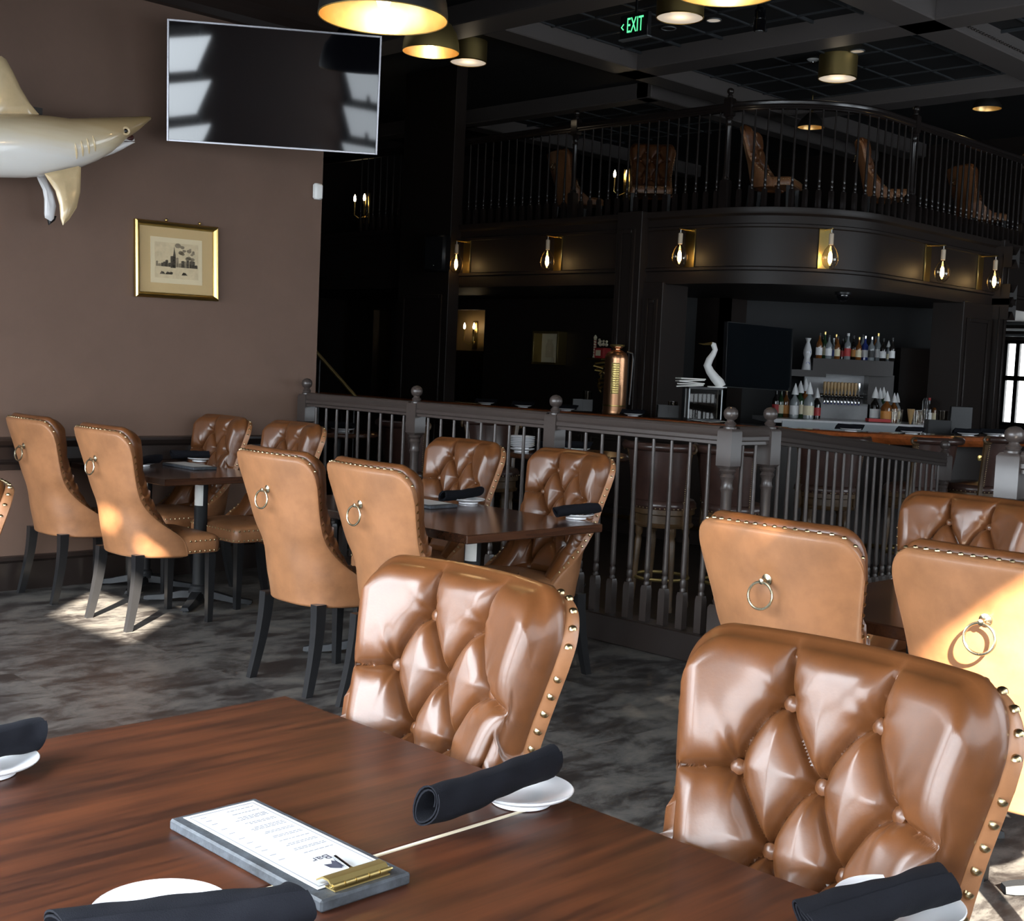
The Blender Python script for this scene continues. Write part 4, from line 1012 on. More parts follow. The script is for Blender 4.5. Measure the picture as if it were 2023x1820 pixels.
# ------------------------------------------------------------------ bar stools
def make_stool(label, loc, rz):
    t = thing('bar_stool', label, 'stool', loc, rz, 'dark leather swivel bar stools')
    MB().lathe([(.225, .735), (.232, .75), (.232, .775), (.215, .80), (.15, .815), (.001, .82)], 32).build('seat_cushion', M['leather_dark'], t)
    MB().lathe([(.20, .60), (.215, .605), (.222, .62), (.205, .635), (.205, .69), (.225, .70), (.225, .735)], 32).build('seat_frame', M['stoolwood'], t)
    mbn = MB()
    for k in range(44): a = 2*PI*k/44; orient_pts(mbn, .006, .004, (.232*math.cos(a), .232*math.sin(a), .745), (math.cos(a), math.sin(a), 0), 6)
    mbn.build('nailhead_trim', M['nail'], t)['kind'] = 'stuff'
    for k in range(4):
        a = R(45+90*k); ca, sa = math.cos(a), math.sin(a); lg = MB(); rings = []
        for z, r_ in ((0, .015), (.03, .018), (.05, .014), (.2, .019), (.35, .022), (.5, .025), (.53, .019), (.55, .028), (.61, .03)):
            d = .215-.035*z/.6; rings.append([(ca*d+r_*math.cos(2*PI*j/12), sa*d+r_*math.sin(2*PI*j/12), z) for j in range(12)])
        lg.loft(rings); lg.build('leg', M['stoolwood'], t)
    MB().ring((0, 0, .23), .20, .013, (0, 0, 1), 32, 8).build('foot_ring', M['brassdull'], t)
    # curved back (rear = -y)
    def bk(a, z, off=0):
        f = (z-.78)/.42; r_ = .228+.045*f*f+off; y0 = -.02*f
        return (r_*1.02*math.sin(a), -r_*math.cos(a)+y0, z)
    AM = R(62); na, nz = 18, 12; mb = MB(); F, B = [], []
    for i in range(nz):
        z = .80+.36*i/(nz-1); F.append([bk(-AM+2*AM*j/(na-1), z, -.03) for j in range(na)]); B.append([bk(-AM+2*AM*j/(na-1), z, .012*math.sin(PI*i/(nz-1))) for j in range(na)])
    mb.loft([f+b[::-1] for f, b in zip(F, B)]); mb.build('back_panel', M['leather_dark'], t, ang=50)
    for sg in (-1, 1):
        po = MB(); po.tube([bk(sg*(AM+.04), z, -.01) for z in np.linspace(.60, 1.17, 10)], [.022, .022, .021, .02, .02, .02, .02, .021, .022, .024], 8); p_ = po.build('back_post', M['stoolwood'], t)
        mbn = MB()
        for z in np.linspace(.80, 1.15, 24):
            q = Vector(bk(sg*(AM-.045), z, .008)); orient_pts(mbn, .005, .004, q, (q.x, q.y, 0), 6)
        mbn.build('nailhead_trim', M['nail'], p_)['kind'] = 'stuff'
        q = bk(sg*(AM+.03), 1.18, .02); MB().ring(q, .026, .012, (sg*.9, -.4, 0), 16, 8).build('carved_scroll', M['stoolwood'], p_)
    tr = MB(); tr.tube([bk(-AM+2*AM*j/(na-1), 1.185, .014) for j in range(na)], .030, 12); tr.build('rolled_top', M['leather_dark'], t)
    return t
def spx(px_, py_, z=.955): q = atz(px_, py_, z); return q.x, q.y
x, y = spx(1290, 877)
st0 = make_stool('dark leather bar stool right behind the railing, its gold nailed post showing between the balusters', (x+.24, y+.06, ZL), R(-75))
def stool(px_, py_, rz, label, d=None):
    ox, oy = -.25*math.sin(rz), .25*math.cos(rz)
    if d is None: x, y = spx(px_, py_); return dup(st0, (x+ox, y+oy, ZL), rz, label)
    p = atd(px_, py_, d); o = dup(st0, (p.x+ox, p.y+oy, ZL), rz, label); s_ = (p.z-ZL)/1.212; o.scale = (1.12*s_, 1.12*s_, s_); return o
stool(1418, 884, R(-88), 'dark leather bar stool behind the third and fourth railing posts')
stool(780, 833, R(-80), 'dark leather bar stool behind the second railing bay beside the small table')
so_ = stool(960, 842, R(150), 'bar stool facing the dining tables, behind the stack of plates'); so_.location.x += .75; so_.location.y += .75
stool(1648, 861, R(-50), 'dark leather bar stool at the bend of the bar', 10.7)
stool(1866, 865, R(-5), 'dark leather bar stool with rolled top, behind the low end of the ramp railing', 11.0)
stool(1992, 862, R(8), 'dark leather bar stool beside the big railing post', 11.3)
# small high tables behind the railing
def hightable(px_, py_, label, r=.38):
    q = atz(px_, py_, .80); t = thing('high_table', label, 'table', (q.x, q.y, ZL))
    MB().lathe([(r, 1.01), (r+.01, 1.02), (r+.01, 1.04), (r, 1.05)], 40).build('tabletop', M['tabledark'], t)
    MB().lathe([(.04, .04), (.04, 1.01)], 16).build('column', M['iron'], t); MB().lathe([(.24, 0), (.24, .015), (.05, .045)], 28).build('base', M['iron'], t)
    return q
h1 = hightable(1110, 893, 'dark high table behind the railing with a stack of white plates', .52)
h2 = hightable(665, 852, 'dark high table behind the first railing bay with one plate', .36)
ST_ = (h1.x, h1.y)
q = atz(1030, 893, .80)
for k in range(7):
    plate((q.x, q.y, .8006+k*.0135+(0 if k == 0 else .012)), ['bottom', 'second', 'third', 'fourth', 'fifth', 'sixth', 'topmost'][k]+' white plate, counted upwards, in the stack on the high table', 'stacked white plates', 1.2)
q = atz(1138, 893, .80); plate((q.x, q.y, .8006), 'white side plate with a black napkin on the high table', GP, 1.3); napkin((q.x, q.y+.03, .857), R(-40), 'black napkin roll on the high table next to the stacked plates', GN, 0, 1, 1.15)
q = atz(1215, 885, .80)
q = h2+Vector((.02, -.06, 0)); plate((q.x, q.y, .8006), 'white side plate on the high table behind the first railing bay', GP, 1.25); napkin((q.x-.02, q.y+.05, .857), R(-45), 'black napkin roll on the high table behind the first railing bay', GN, 0, 2, 1.15)
q = h1+Vector((.12, .22, 0)); napkin((q.x, q.y, .835), R(-10), 'crumpled black napkin behind the third railing post', GN, 0, 3, 1.3)

# ------------------------------------------------------------------ things on the bar counter
GB, GBN = 'white side plates along the bar', 'black napkins along the bar'
def on_bar(a, b, inset=.22):
    """where the sight line through a pixel column crosses the counter, inset from its front edge"""
    d = ray(a, b); d = Vector((d.x, d.y)); pts = cpath(-inset, 40)
    for u_, v_ in zip(pts[:-1], pts[1:]):
        u_, v_ = Vector(u_), Vector(v_); e = v_-u_; den = d.x*e.y-d.y*e.x
        if abs(den) < 1e-9: continue
        tt = (u_.x*d.y-u_.y*d.x)/-den
        tt = (d.x*u_.y-d.y*u_.x)/-den
        if -1e-6 <= tt <= 1+1e-6: q = u_+e*tt; return Vector((q.x, q.y, CZ))
    return Vector((*atz(a, b, CZ).xy, CZ))
for i, (a, b) in enumerate(((960, 803), (1033, 809), (1118, 816), (1250, 833), (1680, 859), (1800, 861), (1912, 862), (1962, 858))):
    q = on_bar(a, b, .17)
    near = ['far end of the bar beside the dark pier', 'bar between the far end and the third railing post', 'bar right behind the third railing post', 'bar in front of the copper extinguisher', 'bend of the bar', 'bar above the ramp railing', 'bar behind the rolled-top stool', 'bar beside the big railing post'][i]
    plate((q.x, q.y, CZ+.0066), 'white side plate on the '+near, GB, 1.15)
    n_ = napkin((q.x+.03, q.y+.03, CZ+.05), R(-45), 'black napkin lying on the '+near, GBN, 0, 4, 1.0)
M['menu_paper'] = mat('menu_paper', (.75, .74, .70), .6)
q = on_bar(1400, 842, .2); o = thing('open_menu', 'open white menu lying on the bar by the glass case', 'menu', (q.x, q.y, CZ+.0066), R(-45))
for sg in (-1, 1): MB().sheet([(0, -.1), (sg*.16, -.1), (sg*.16, .1), (0, .1)], .002, (0, 0, .002), (1, 0, sg*.08), (0, 1, 0)).build('page', M['menu_paper'], o, False)
# copper fire extinguisher
q = on_bar(1212, 829, .36); dd = (q-CP).dot(FW); H_ = 138*dd/FPX; r_ = 23.5*dd/FPX
ex = thing('fire_extinguisher', 'antique polished copper fire extinguisher standing on the bar', 'extinguisher', (q.x, q.y, CZ+.0001))
MB().lathe([(r_*.96, 0), (r_, .01), (r_, .04), (r_*.97, .05), (r_*.97, H_*.80), (r_*.95, H_*.83), (r_*.8, H_*.88), (r_*.45, H_*.915), (r_*.3, H_*.925), (r_*.3, H_*.95)], 40).build('cylinder', M['copper'], ex)
MB().lathe([(r_*.975, H_*.12), (r_*.99, H_*.13), (r_*.975, H_*.14)], 40, cap0=False, cap1=False).build('band', M['brass'], ex)
MB().lathe([(r_*.36, H_*.94), (r_*.5, H_*.965), (r_*.5, H_*.985), (r_*.3, H_)], 24).build('cap', M['copper'], ex)
MB().ring((0, 0, H_*.985), r_*.55, .012, (0, 0, 1), 24, 8).build('cap_handle', M['brassdull'], ex)
lab = MB(); angs = [R(a) for a in range(198, 243, 5)]
lab.loft([[(r_*.985*math.cos(a), r_*.985*math.sin(a), z) for a in angs] for z in (H_*.30, H_*.74)], False, False, closed=False); lo_ = lab.build('nameplate', M['brassdull'], ex, fix=False)
lt = MB(); rnd = random.Random(9)
for k in range(13):
    z = H_*.32+k*H_*.032; a = R(201)
    while a < R(238):
        w_ = R(rnd.uniform(2, 4)); zz = z
        lt.loft([[(r_*.995*math.cos(b_), r_*.995*math.sin(b_), zq) for b_ in (a, a+w_)] for zq in (zz, zz+.010)], False, False, closed=False); a += w_+R(1.4)
lt.build('raised_lettering', M['brass'], lo_, fix=False)['kind'] = 'stuff'
MB().tube([(r_*.6, -r_*.6, H_*.9), (r_*.95, -r_*.9, H_*.88), (r_*1.0, -r_*.95, H_*.8), (r_*.95, -r_*.9, H_*.4), (r_*.9, -r_*.85, H_*.15)], .012, 8).build('hose', M['legblack'], ex)
# black caddies and menu holders
def caddy(a, b, label, tall=False):
    q = on_bar(a, b, .50); t = thing('bar_caddy', label, 'caddy', (q.x, q.y, CZ+.0066), R(-45))
    for p_, s_ in (((-.11, .11, -.07, -.065), 0), ((-.11, .11, .065, .07), 0), ((-.11, -.105, -.07, .07), 0), ((.105, .11, -.07, .07), 0), ((-.003, .003, -.07, .07), 0)):
        MB().box(*p_, 0, .13).build('side', M['black'], t, False)
    MB().box(-.11, .11, -.07, .07, 0, .006).build('base', M['black'], t, False)
    MB().lathe([(.045, .006), (.052, .22 if tall else .17)], 16, (.05, 0, 0), cap1=False).build('cup', M['glassdark'], t)
caddy(1150, 812, 'black caddy with cups beside the copper extinguisher', True)
caddy(1318, 832, 'black caddy with cups at the foot of the slim column', False)
caddy(1851, 850, 'black caddy with cups in front of the right column', True)
q = on_bar(1896, 852, .4); MB().box(-.11, .11, -.02, .02, 0, .27, .006).build('menu_holder', M['black']).location = (q.x, q.y, CZ+.0066)
o = bpy.data.objects['menu_holder']; o.rotation_euler = (0, 0, R(-40)); tag(o, 'black menu holder standing on the bar before the right column', 'menu holder')
# glass case with papers and a white swan-necked figure
q = on_bar(1387, 836, .44); dd = (q-CP).dot(FW); k_ = dd/FPX
gc = thing('display_case', 'black glass-fronted case standing on the bar', 'case', (q.x, q.y, CZ+.0066), R(-45)); hw, hh = 33*k_, 66*k_
MB().box(-hw, hw, -.14, .14, 0, .02).build('base', M['black'], gc, False); MB().box(-hw, hw, -.14, .14, hh-.02, hh).build('top', M['black'], gc, False)
for sx_ in (-1, 1):
    for sy_ in (-1, 1): MB().box(sx_*hw-(.012 if sx_ > 0 else 0), sx_*hw+(0 if sx_ > 0 else .012), sy_*.14-(.012 if sy_ > 0 else 0), sy_*.14+(0 if sy_ > 0 else .012), .02, hh-.02).build('corner_post', M['steel'], gc, False)
MB().box(-hw+.012, hw-.012, -.136, -.132, .02, hh-.02).build('glass_front', M['glassdark'], gc, False); MB().box(-hw+.012, hw-.012, .12, .13, .02, hh-.02).build('back_board', M['black'], gc, False)
top = Vector((q.x, q.y, CZ+.0066+hh))
sw = thing('swan_figure', 'white swan-necked figure with brass beak on top of the glass case', 'figurine', top+Vector((.05, -.05, .0)), R(-45))
pts = [(.10, 0, .012), (.08, 0, .05), (.03, 0, .10), (-.02, 0, .16), (-.05, 0, .22), (-.03, 0, .28), (.0, 0, .33), (.02, 0, .38), (.0, 0, .43), (-.02, 0, .445)]
MB().tube(pts, [.05, .052, .048, .042, .04, .036, .03, .026, .028, .015], 12).build('neck', M['white'], sw)
MB().tube([(-.015, 0, .44), (-.10, 0, .43), (-.15, 0, .435)], [.018, .010, .003], 8).build('beak', M['brass'], sw)
MB().lathe([(.10, 0), (.10, .012)], 24, (.06, 0, 0)).build('base', M['white'], sw)
pp = thing('paper_stack', 'loose stack of papers on the glass case beside the swan figure', 'papers', top+Vector((-.10, .10, .0005)), R(-45))
for k in range(5): MB().box(-.13, .13, -.09, .09, k*.018, k*.018+.012).build('paper', M['menu_paper'], pp, False).rotation_euler = (0, R(4*(k % 3-1)), R(6*k-12))

# ------------------------------------------------------------------ back bar
DB = 15.6
def bquad(px0, px1, py0, py1, d): return atd((px0+px1)/2, (py0+py1)/2, d), (px1-px0)/2*d/FPX, (py1-py0)/2*d/FPX
VR = Vector((_rt.x, _rt.y, 0)).normalized(); VN = Vector((-VR.y, VR.x, 0))          # along the back bar, away from camera
AZ = math.atan2(VR.y, VR.x)
def topz(py0, py1, px0, px1, d): return atd((px0+px1)/2, (py0+py1)/2, d).z+(py1-py0)/2*d/FPX
ZS1, ZS2, ZW = topz(711, 741, 1606, 1765, 15.2), topz(731, 744, 1556, 1632, 15.2), topz(834, 842, 1515, 1862, 14.3)
def bbox(name, m_, px0, px1, py0, py1, d, depth, parent=None, bev=0):
    """box whose front face covers the pixel rectangle at depth d, squared up with the back bar"""
    c, hx, hz = bquad(px0, px1, py0, py1, d)
    o = MB().box(-hx, hx, 0, depth, -hz, hz, bev).build(name, m_, parent, bev > 0); o.location = c; o.rotation_euler = (0, 0, AZ); return o
bw_ = bbox('wall_back_bar', M['ceil'], 1300, 1905, 565, 900, 16.1, .1); bw_['kind'] = 'structure'
bb = thing('back_bar', 'dark back bar with a marble tap panel and a bottle shelf', 'back bar')
bbox('marble_panel', M['marble'], 1588, 1716, 716, 832, 15.7, .05, bb)
bbox('bottle_shelf', M['trim'], 1606, 1765, 711, 741, 15.2, .35, bb)
bbox('lower_shelf', M['trim'], 1556, 1632, 731, 744, 15.2, .35, bb)
bbox('shelf_side', M['trim'], 1715, 1765, 741, 800, 15.4, .2, bb)
bbox('work_top', M['marble'], 1515, 1862, 834, 842, 14.3, .9, bb)
bbox('work_front', M['steel'], 1545, 1832, 838, 853, 14.28, .05, bb)
bbox('cabinet', M['panel'], 1340, 1880, 850, 960, 14.35, .8, bb)
bbox('hanging_shelf', M['trim'], 1775, 1870, 690, 836, 15.7, .3, bb)
tp = thing('beer_taps', 'row of chrome beer taps with wooden handles on the marble panel', 'taps', atd(1660, 783, 15.5), AZ); kt = 15.5/FPX
MB().tube([(-46*kt, .04, 0), (46*kt, .04, 0)], .028, 10).build('manifold', M['chrome'], tp)
M['tapwood'] = mat('tapwood', (.42, .27, .12), .4)
for k in range(11):
    x = (-33+k*6.8)*kt; f = MB().tube([(x, .03, 0), (x, -.04, -.005), (x, -.06, -.05), (x, -.06, -.085)], [.013, .013, .016, .012], 8).build('faucet', M['chrome'], tp)
    MB().lathe([(.009, .01), (.012, .05), (.02, .10), (.018, .165), (.006, .17)], 10, (x, -.03, 0)).build('tap_handle', M['tapwood' if k < 10 else 'chrome'], f)
    MB().lathe([(.010, -.10), (.010, -.085)], 8, (x, -.06, 0)).build('spout_tip', mat('tipblue', (.03, .05, .25), .4) if k == 0 else bpy.data.materials['tipblue'], f)
M['bgreen'] = mat('bgreen', (.02, .05, .02), .08, coat=.5); M['bamber'] = mat('bamber', (.16, .055, .012), .08, coat=.5); M['bclear'] = mat('bclear', (.22, .24, .25), .06, coat=.5); M['bdark'] = mat('bdark', (.012, .010, .009), .08, coat=.5); M['bblue'] = mat('bblue', (.03, .05, .22), .1, coat=.5)
M['lred'] = mat('lred', (.42, .03, .03), .5); M['lcream'] = mat('lcream', (.7, .62, .42), .5); M['lwhite'] = mat('lwhite', (.75, .75, .75), .5); M['lorange'] = mat('lorange', (.6, .25, .05), .5); M['lblack'] = mat('lblack', (.03, .03, .03), .5); M['lblue'] = mat('lblue', (.05, .09, .4), .5)
bot_src = {}
def bottle(a, b, d, h, gl, lb, cap, label, group, fat=1.0, zb=None):
    key = (gl, lb, cap, round(fat, 1)); p = atd(a, b, d)
    if key not in bot_src:
        t = thing('liquor_bottle', label, 'bottle', (0, 0, 0), 0, group); r_ = .04*fat
        g = MB().lathe([(r_*.9, 0), (r_, .006), (r_, .17), (r_*.92, .19), (r_*.45, .225), (.014, .245), (.0135, .29)], 18).build('glass', M[gl], t)
        MB().lathe([(r_*1.012, .04), (r_*1.012, .135)], 18, cap0=False, cap1=False).build('label_band', M[lb], g)
        if cap == 'cone': MB().lathe([(.038, .25), (.03, .29), (.002, .37)], 14).build('paper_cone', M['lwhite'], t)
        else: MB().lathe([(.016, .285), (.016, .318)], 12).build('cap', M[cap], t)
        bot_src[key] = t; o = t
    else: o = dup(bot_src[key], None, None, label, group)
    if zb is not None: p.z = zb+.0006
    o.location = p; s = h/(.37 if cap == 'cone' else .318); o.scale = (s, s, s); return o
CAPN = {'lblack': 'black', 'brass': 'brass', 'lwhite': 'white', 'chrome': 'silver', 'cone': 'paper', 'lred': 'red'}
GS, GC = 'bottles on the back bar shelf', 'bottles with white paper cones on the back bar'
CN = {'bgreen': 'green', 'bamber': 'amber', 'bclear': 'clear', 'bdark': 'dark', 'bblue': 'blue', 'lred': 'red', 'lcream': 'cream', 'lwhite': 'white', 'lorange': 'orange', 'lblack': 'black', 'lblue': 'blue'}
sh = [(1617, .30, 'bamber', 'lwhite', 'lblack', 1), (1627, .32, 'bgreen', 'lcream', 'brass', 1), (1636, .28, 'bclear', 'lwhite', 'lblack', 1.1), (1645, .25, 'bclear', 'lblue', 'lwhite', .9), (1653, .27, 'bamber', 'lcream', 'lblack', 1), (1663, .25, 'bdark', 'lred', 'lblack', 1.2), (1673, .31, 'bclear', 'lred', 'lwhite', 1), (1684, .29, 'bdark', 'lorange', 'lblack', 1.1), (1695, .27, 'bamber', 'lcream', 'brass', 1), (1707, .29, 'bblue', 'lwhite', 'chrome', 1.2), (1720, .28, 'bclear', 'lblack', 'chrome', 1.1), (1732, .33, 'bclear', 'lwhite', 'brass', .9), (1743, .27, 'bdark', 'lwhite', 'lblack', 1.1), (1753, .25, 'bclear', 'lcream', 'cone', .9)]
for i, (a, h, g, l, c, f) in enumerate(sh):
    bottle(a, 711+(a-1617)*.047, (15.25, 15.36)[i % 2], h, g, l, c, '%s bottle with %s label and %s cap on the upper back bar shelf' % (CN[g], CN[l], CAPN[c]), GS, f, ZS1)
for i, (a, b, h, g, l, c, f) in enumerate(((1623, 713, .27, 'bdark', 'lcream', 'lblack', 1), (1649, 714, .30, 'bamber', 'lwhite', 'brass', 1), (1668, 715, .27, 'bgreen', 'lwhite', 'lblack', 1), (1702, 716, .31, 'bclear', 'lred', 'lblack', 1), (1727, 717, .3, 'bamber', 'lblack', 'lblack', 1))):
    bottle(a, b, 15.49, h, g, l, c, '%s bottle with %s label in the rear row of the upper shelf' % (CN[g], CN[l]), GS, f, ZS1)
# white glazed decanter on the lower shelf
o = thing('decanter', 'tall white decanter with blue painted scrolls on the lower shelf', 'decanter', Vector((*atd(1593, 733, 15.28).xy, ZS2+.0006))); kb = 15.2/FPX
MB().lathe([(10*kb, 0), (9*kb, 8*kb), (7*kb, 20*kb), (6*kb, 24*kb), (8.5*kb, 32*kb), (8*kb, 40*kb), (5*kb, 50*kb), (3.2*kb, 55*kb)], 24).build('body', M['plate'], o)
MB().lathe([(3.6*kb, 52*kb), (3.2*kb, 56*kb), (6*kb, 63*kb), (1.5*kb, 61*kb)], 12).build('stopper', M['lwhite'], o)
for zc_ in (12, 35): MB().ring((-.6*7.8*kb, -.6*8.6*kb, zc_*kb), 3.2*kb, .9*kb, (.7, .7, 0), 14, 6).build('painted_scroll', M['lblue'], o)
for i, (a, b, h, g, l, f) in enumerate(((1568, 826, .40, 'bclear', 'lwhite', 1.2), (1578, 824, .43, 'bgreen', 'lcream', 1.1), (1588, 823, .46, 'bamber', 'lwhite', 1.1), (1596, 832, .42, 'bclear', 'lcream', 1.3), (1611, 834, .36, 'bdark', 'lred', 1.3), (1727, 818, .40, 'bdark', 'lwhite', 1.2), (1736, 817, .39, 'bclear', 'lwhite', 1.0), (1743, 817, .40, 'bgreen', 'lwhite', 1.0), (1750, 826, .36, 'bamber', 'lorange', 1.6), (1764, 827, .34, 'bamber', 'lwhite', 1.3), (1770, 827, .34, 'bclear', 'lcream', 1.2))):
    side = 'left of' if i < 5 else 'beyond'
    bottle(a, b, (14.6, 14.8, 15.0, 14.52, 14.74, 14.72, 14.9, 15.05, 14.56, 14.72, 14.9)[i], h, g, l, 'cone', '%s bottle with %s label and paper cone %s' % (CN[g], CN[l], 'between the bar television and the tap panel' if i < 5 else 'between the tap panel and the glasses'), GC, f, ZW)
for i, (a, b, h, g, l, c) in enumerate(((1531, 826, .34, 'bdark', 'lred', 'lblack'), (1541, 826, .33, 'bgreen', 'lcream', 'lblack'), (1551, 826, .33, 'bamber', 'lorange', 'brass'), (1761, 716, .27, 'bdark', 'lwhite', 'lblack'), (1833, 838, .30, 'bdark', 'lwhite', 'lred'), (1846, 838, .30, 'bamber', 'lcream', 'lred'))):
    bottle(a, b, 14.9, h, g, l, c, '%s bottle with %s label %s' % (CN[g], CN[l], 'beside the bar television' if i < 3 else ['on the low end of the shelf', 'with red cap beside the steel cups', 'beside the steel cups'][i-3]), GS, 1.0, ZS1 if i == 3 else ZW)
def tumbler(a, b, h, label, d, r_=.042):
    o = MB().lathe([(r_*.85, 0), (r_, h), (r_*.93, h), (r_*.8, .008)], 18, cap1=False).build('glass_tumbler', M['glass']); o.location = Vector((*atd(a, b, d).xy, ZW+.0006))
    tag(o, label, 'glass', 'clear glasses on the bar work top')
for a, d, lb in ((1766, 14.36, 'clear tumbler on the bar work top in front of the coned bottles'), (1775, 14.46, 'clear tumbler on the bar work top just behind another tumbler'), (1809, 14.36, 'clear tumbler on the bar work top next to the wooden muddler'), (1817, 14.47, 'clear tumbler on the bar work top next to the steel cups')): tumbler(a, 837, .16, lb, d)
o = MB().lathe([(.012, 0), (.035, .12), (.042, .17), (.0, .17)], 16).build('wooden_muddler', M['tapwood']); o.location = Vector((*atd(1798, 837, 14.42).xy, ZW+.0006)); tag(o, 'tapered wooden muddler standing on the bar work top', 'muddler')
o = MB().lathe([(.035, 0), (.04, .05), (.035, .06), (.04, .11), (.035, .12), (.04, .17), (.035, .18), (.038, .26), (.02, .30)], 16).build('cup_stack', M['chrome']); o.location = Vector((*atd(1826, 838, 14.62).xy, ZW+.0006)); tag(o, 'tall stack of steel shaker cups on the bar work top', 'cups')
o = bbox('red_tray', M['lred'], 1716, 1760, 828, 834, 14.33, .14); tag(o, 'red tray lying on the bar work top', 'tray')
M['screen2'] = mat('screen2', (.006, .008, .010), .05, spec=.7)
tvset(atd(1441, 634, 13.9), atd(1428, 766, 13.9), atd(1568, 650, 14.5), atd(1562, 772, 14.5), 'black television hanging inside the bar', M['screen2'], M['black'], .05, .01)
# ------------------------------------------------------------------ on the wall under the mezzanine
def wallx(px_, py_, X=HX): return atx(px_, py_, X)
a, b = wallx(1070, 655), wallx(1118, 722)
sb = thing('shadow_box', 'gold framed shadow box with a glass jar on the dark wall behind the bar', 'frame', ((HX-.10), (a.y+b.y)/2, (a.z+b.z)/2)); hy, hz_ = abs(a.y-b.y)/2, abs(a.z-b.z)/2
for n_, q_ in (('frame_side', (-.08, .1, -hy, -hy+.03, -hz_, hz_)), ('frame_side', (-.08, .1, hy-.03, hy, -hz_, hz_)), ('frame_side', (-.08, .1, -hy+.03, hy-.03, -hz_, -hz_+.03)), ('frame_side', (-.08, .1, -hy+.03, hy-.03, hz_-.03, hz_))): MB().box(*q_, .004).build(n_, M['brassdull'], sb)
MB().box(.085, .098, -hy+.03, hy-.03, -hz_+.03, hz_-.03).build('backing', M['lcream'], sb, False)
MB().lathe([(.05, -.13), (.055, -.12), (.055, .03), (.035, .08), (.03, .09), (.036, .10), (.036, .12)], 20, (0.02, 0, 0)).build('jar', M['glass'], sb)
MB().box(.0, .05, -.06, .06, -hz_+.03, -.13).build('plinth', M['lcream'], sb, False)
br_ = wallx(1187, 712, 12.2); bs = thing('gilt_bracket', 'ornate gilt wall bracket shelf beside the column', 'bracket', br_)
MB().box(-.13, .16, -.13, .13, 0, .025, .006).build('shelf', M['brass'], bs)
for k in range(7):
    a_ = k*1.3; r_ = .07*(1-k/8); MB().tube([(.10, 0, -.02-k*.05), (-.02, r_*math.cos(a_), -.04-k*.05), (-.06+k*.012, r_*math.sin(a_+1), -.07-k*.05), (.02, r_*math.cos(a_+2), -.10-k*.05)], .014, 6).build('acanthus_scroll', M['brass'], bs)
MB().box(.12, .80, -.02, .02, -.05, .02).build('wall_arm', M['trim'], bs, False)
fg = thing('barbershop_figurine', 'small red figurine group with a striped pole on the gilt bracket', 'figurine', br_+Vector((0, 0, .0255)))
MB().box(-.08, .10, -.11, .05, 0, .13, .01).build('red_booth', M['lred'], fg); MB().box(-.085, -.08, -.06, .02, .03, .1).build('plaque', M['lcream'], fg, False)
for k, (u_, h_) in enumerate(((-.08, .05), (-.03, .06), (.02, .05), (.04, .10))): 
    f_ = MB().ball((0, u_, .15+h_*.4), .022, 10, 8).build('singer', M['cream'], fg); MB().ball((0, u_, .19+h_*.4), .017, 10, 8).build('head', M['lcream'], f_)
pl = MB().lathe([(.025, 0), (.025, .02), (.018, .03), (.018, .24), (.024, .25), (.02, .27), (.005, .29)], 12, (0, .11, 0)).build('pole', M['lcream'], fg)
for k in range(6): MB().ring((0, .11, .05+k*.033), .018, .005, (.3, 0, 1), 12, 6).build('stripe', M['lred'], pl)
# candle sconces
def candle_sconce(p, label, nrm=(-1, 0, 0), e=2.5):
    t = thing('candle_sconce', label, 'lamp', p, 0, 'two-armed candle sconces')
    MB().box(-.01, .02, -.06, .06, -.22, .22, .01).build('backplate', M['brass'], t)
    for sg in (-1, 1):
        MB().tube([(0, 0, -.1), (-.08, sg*.06, -.15), (-.13, sg*.11, -.1), (-.13, sg*.11, -.03)], .008, 8).build('arm', M['brass'], t)
        c = MB().lathe([(.012, -.03), (.012, .09)], 10, (-.13, sg*.11, 0)).build('candle', M['brassdull'], t)
        MB().lathe([(.012, .09), (.02, .12), (.015, .16), (.002, .19)], 12, (-.13, sg*.11, 0)).build('flame_bulb', M['bulbwarm'], c)
        plight((-.13, sg*.11, .14), e, (1, .72, .36), .02, t)
candle_sconce(atx(938, 662, 14.185), 'brass candle sconce with two lit bulbs on the hall wall', e=2.2)
candle_sconce(atx(776, 655, 14.185), 'brass candle sconce mostly hidden behind the hall opening', e=1.6)
c = atz(1238, 362, 3.9+.0); c = atd(1238, 365, 17.5); candle_sconce(c, 'brass candle sconce glowing upstairs behind the balcony rail', e=.6)
c = atd(724, 412, 18.5); candle_sconce(c, 'brass candle sconce glowing at the far dark stair end', e=.6)
# speaker on the pier
c = atx(864, 501, 10.3); sp = thing('wall_speaker', 'black loudspeaker mounted on the tall dark pier', 'speaker', c, R(20))
MB().box(-.09, .09, -.145, .145, -.22, .22, .03).build('cabinet', M['black'], sp); MB().ball((-.092, 0, -.15), .008, 8, 6).build('badge', M['chrome'], sp); MB().box(.05, .14, -.03, .03, -.05, .05).build('mount', M['black'], sp, False)
# brass stair handrail
a, b = atd(600, 668, 12.8), atd(712, 795, 12.0); hr = thing('stair_handrail', 'thin brass handrail descending in the dark beside the brown wall', 'handrail')
MB().tube([a, b], .018, 10).build('rail', M['brassdull'], hr)
for f in (.3, .9): q = a.lerp(b, f); MB().tube([(q.x, q.y, ZL), q], .01, 8).build('baluster', M['black'], hr)
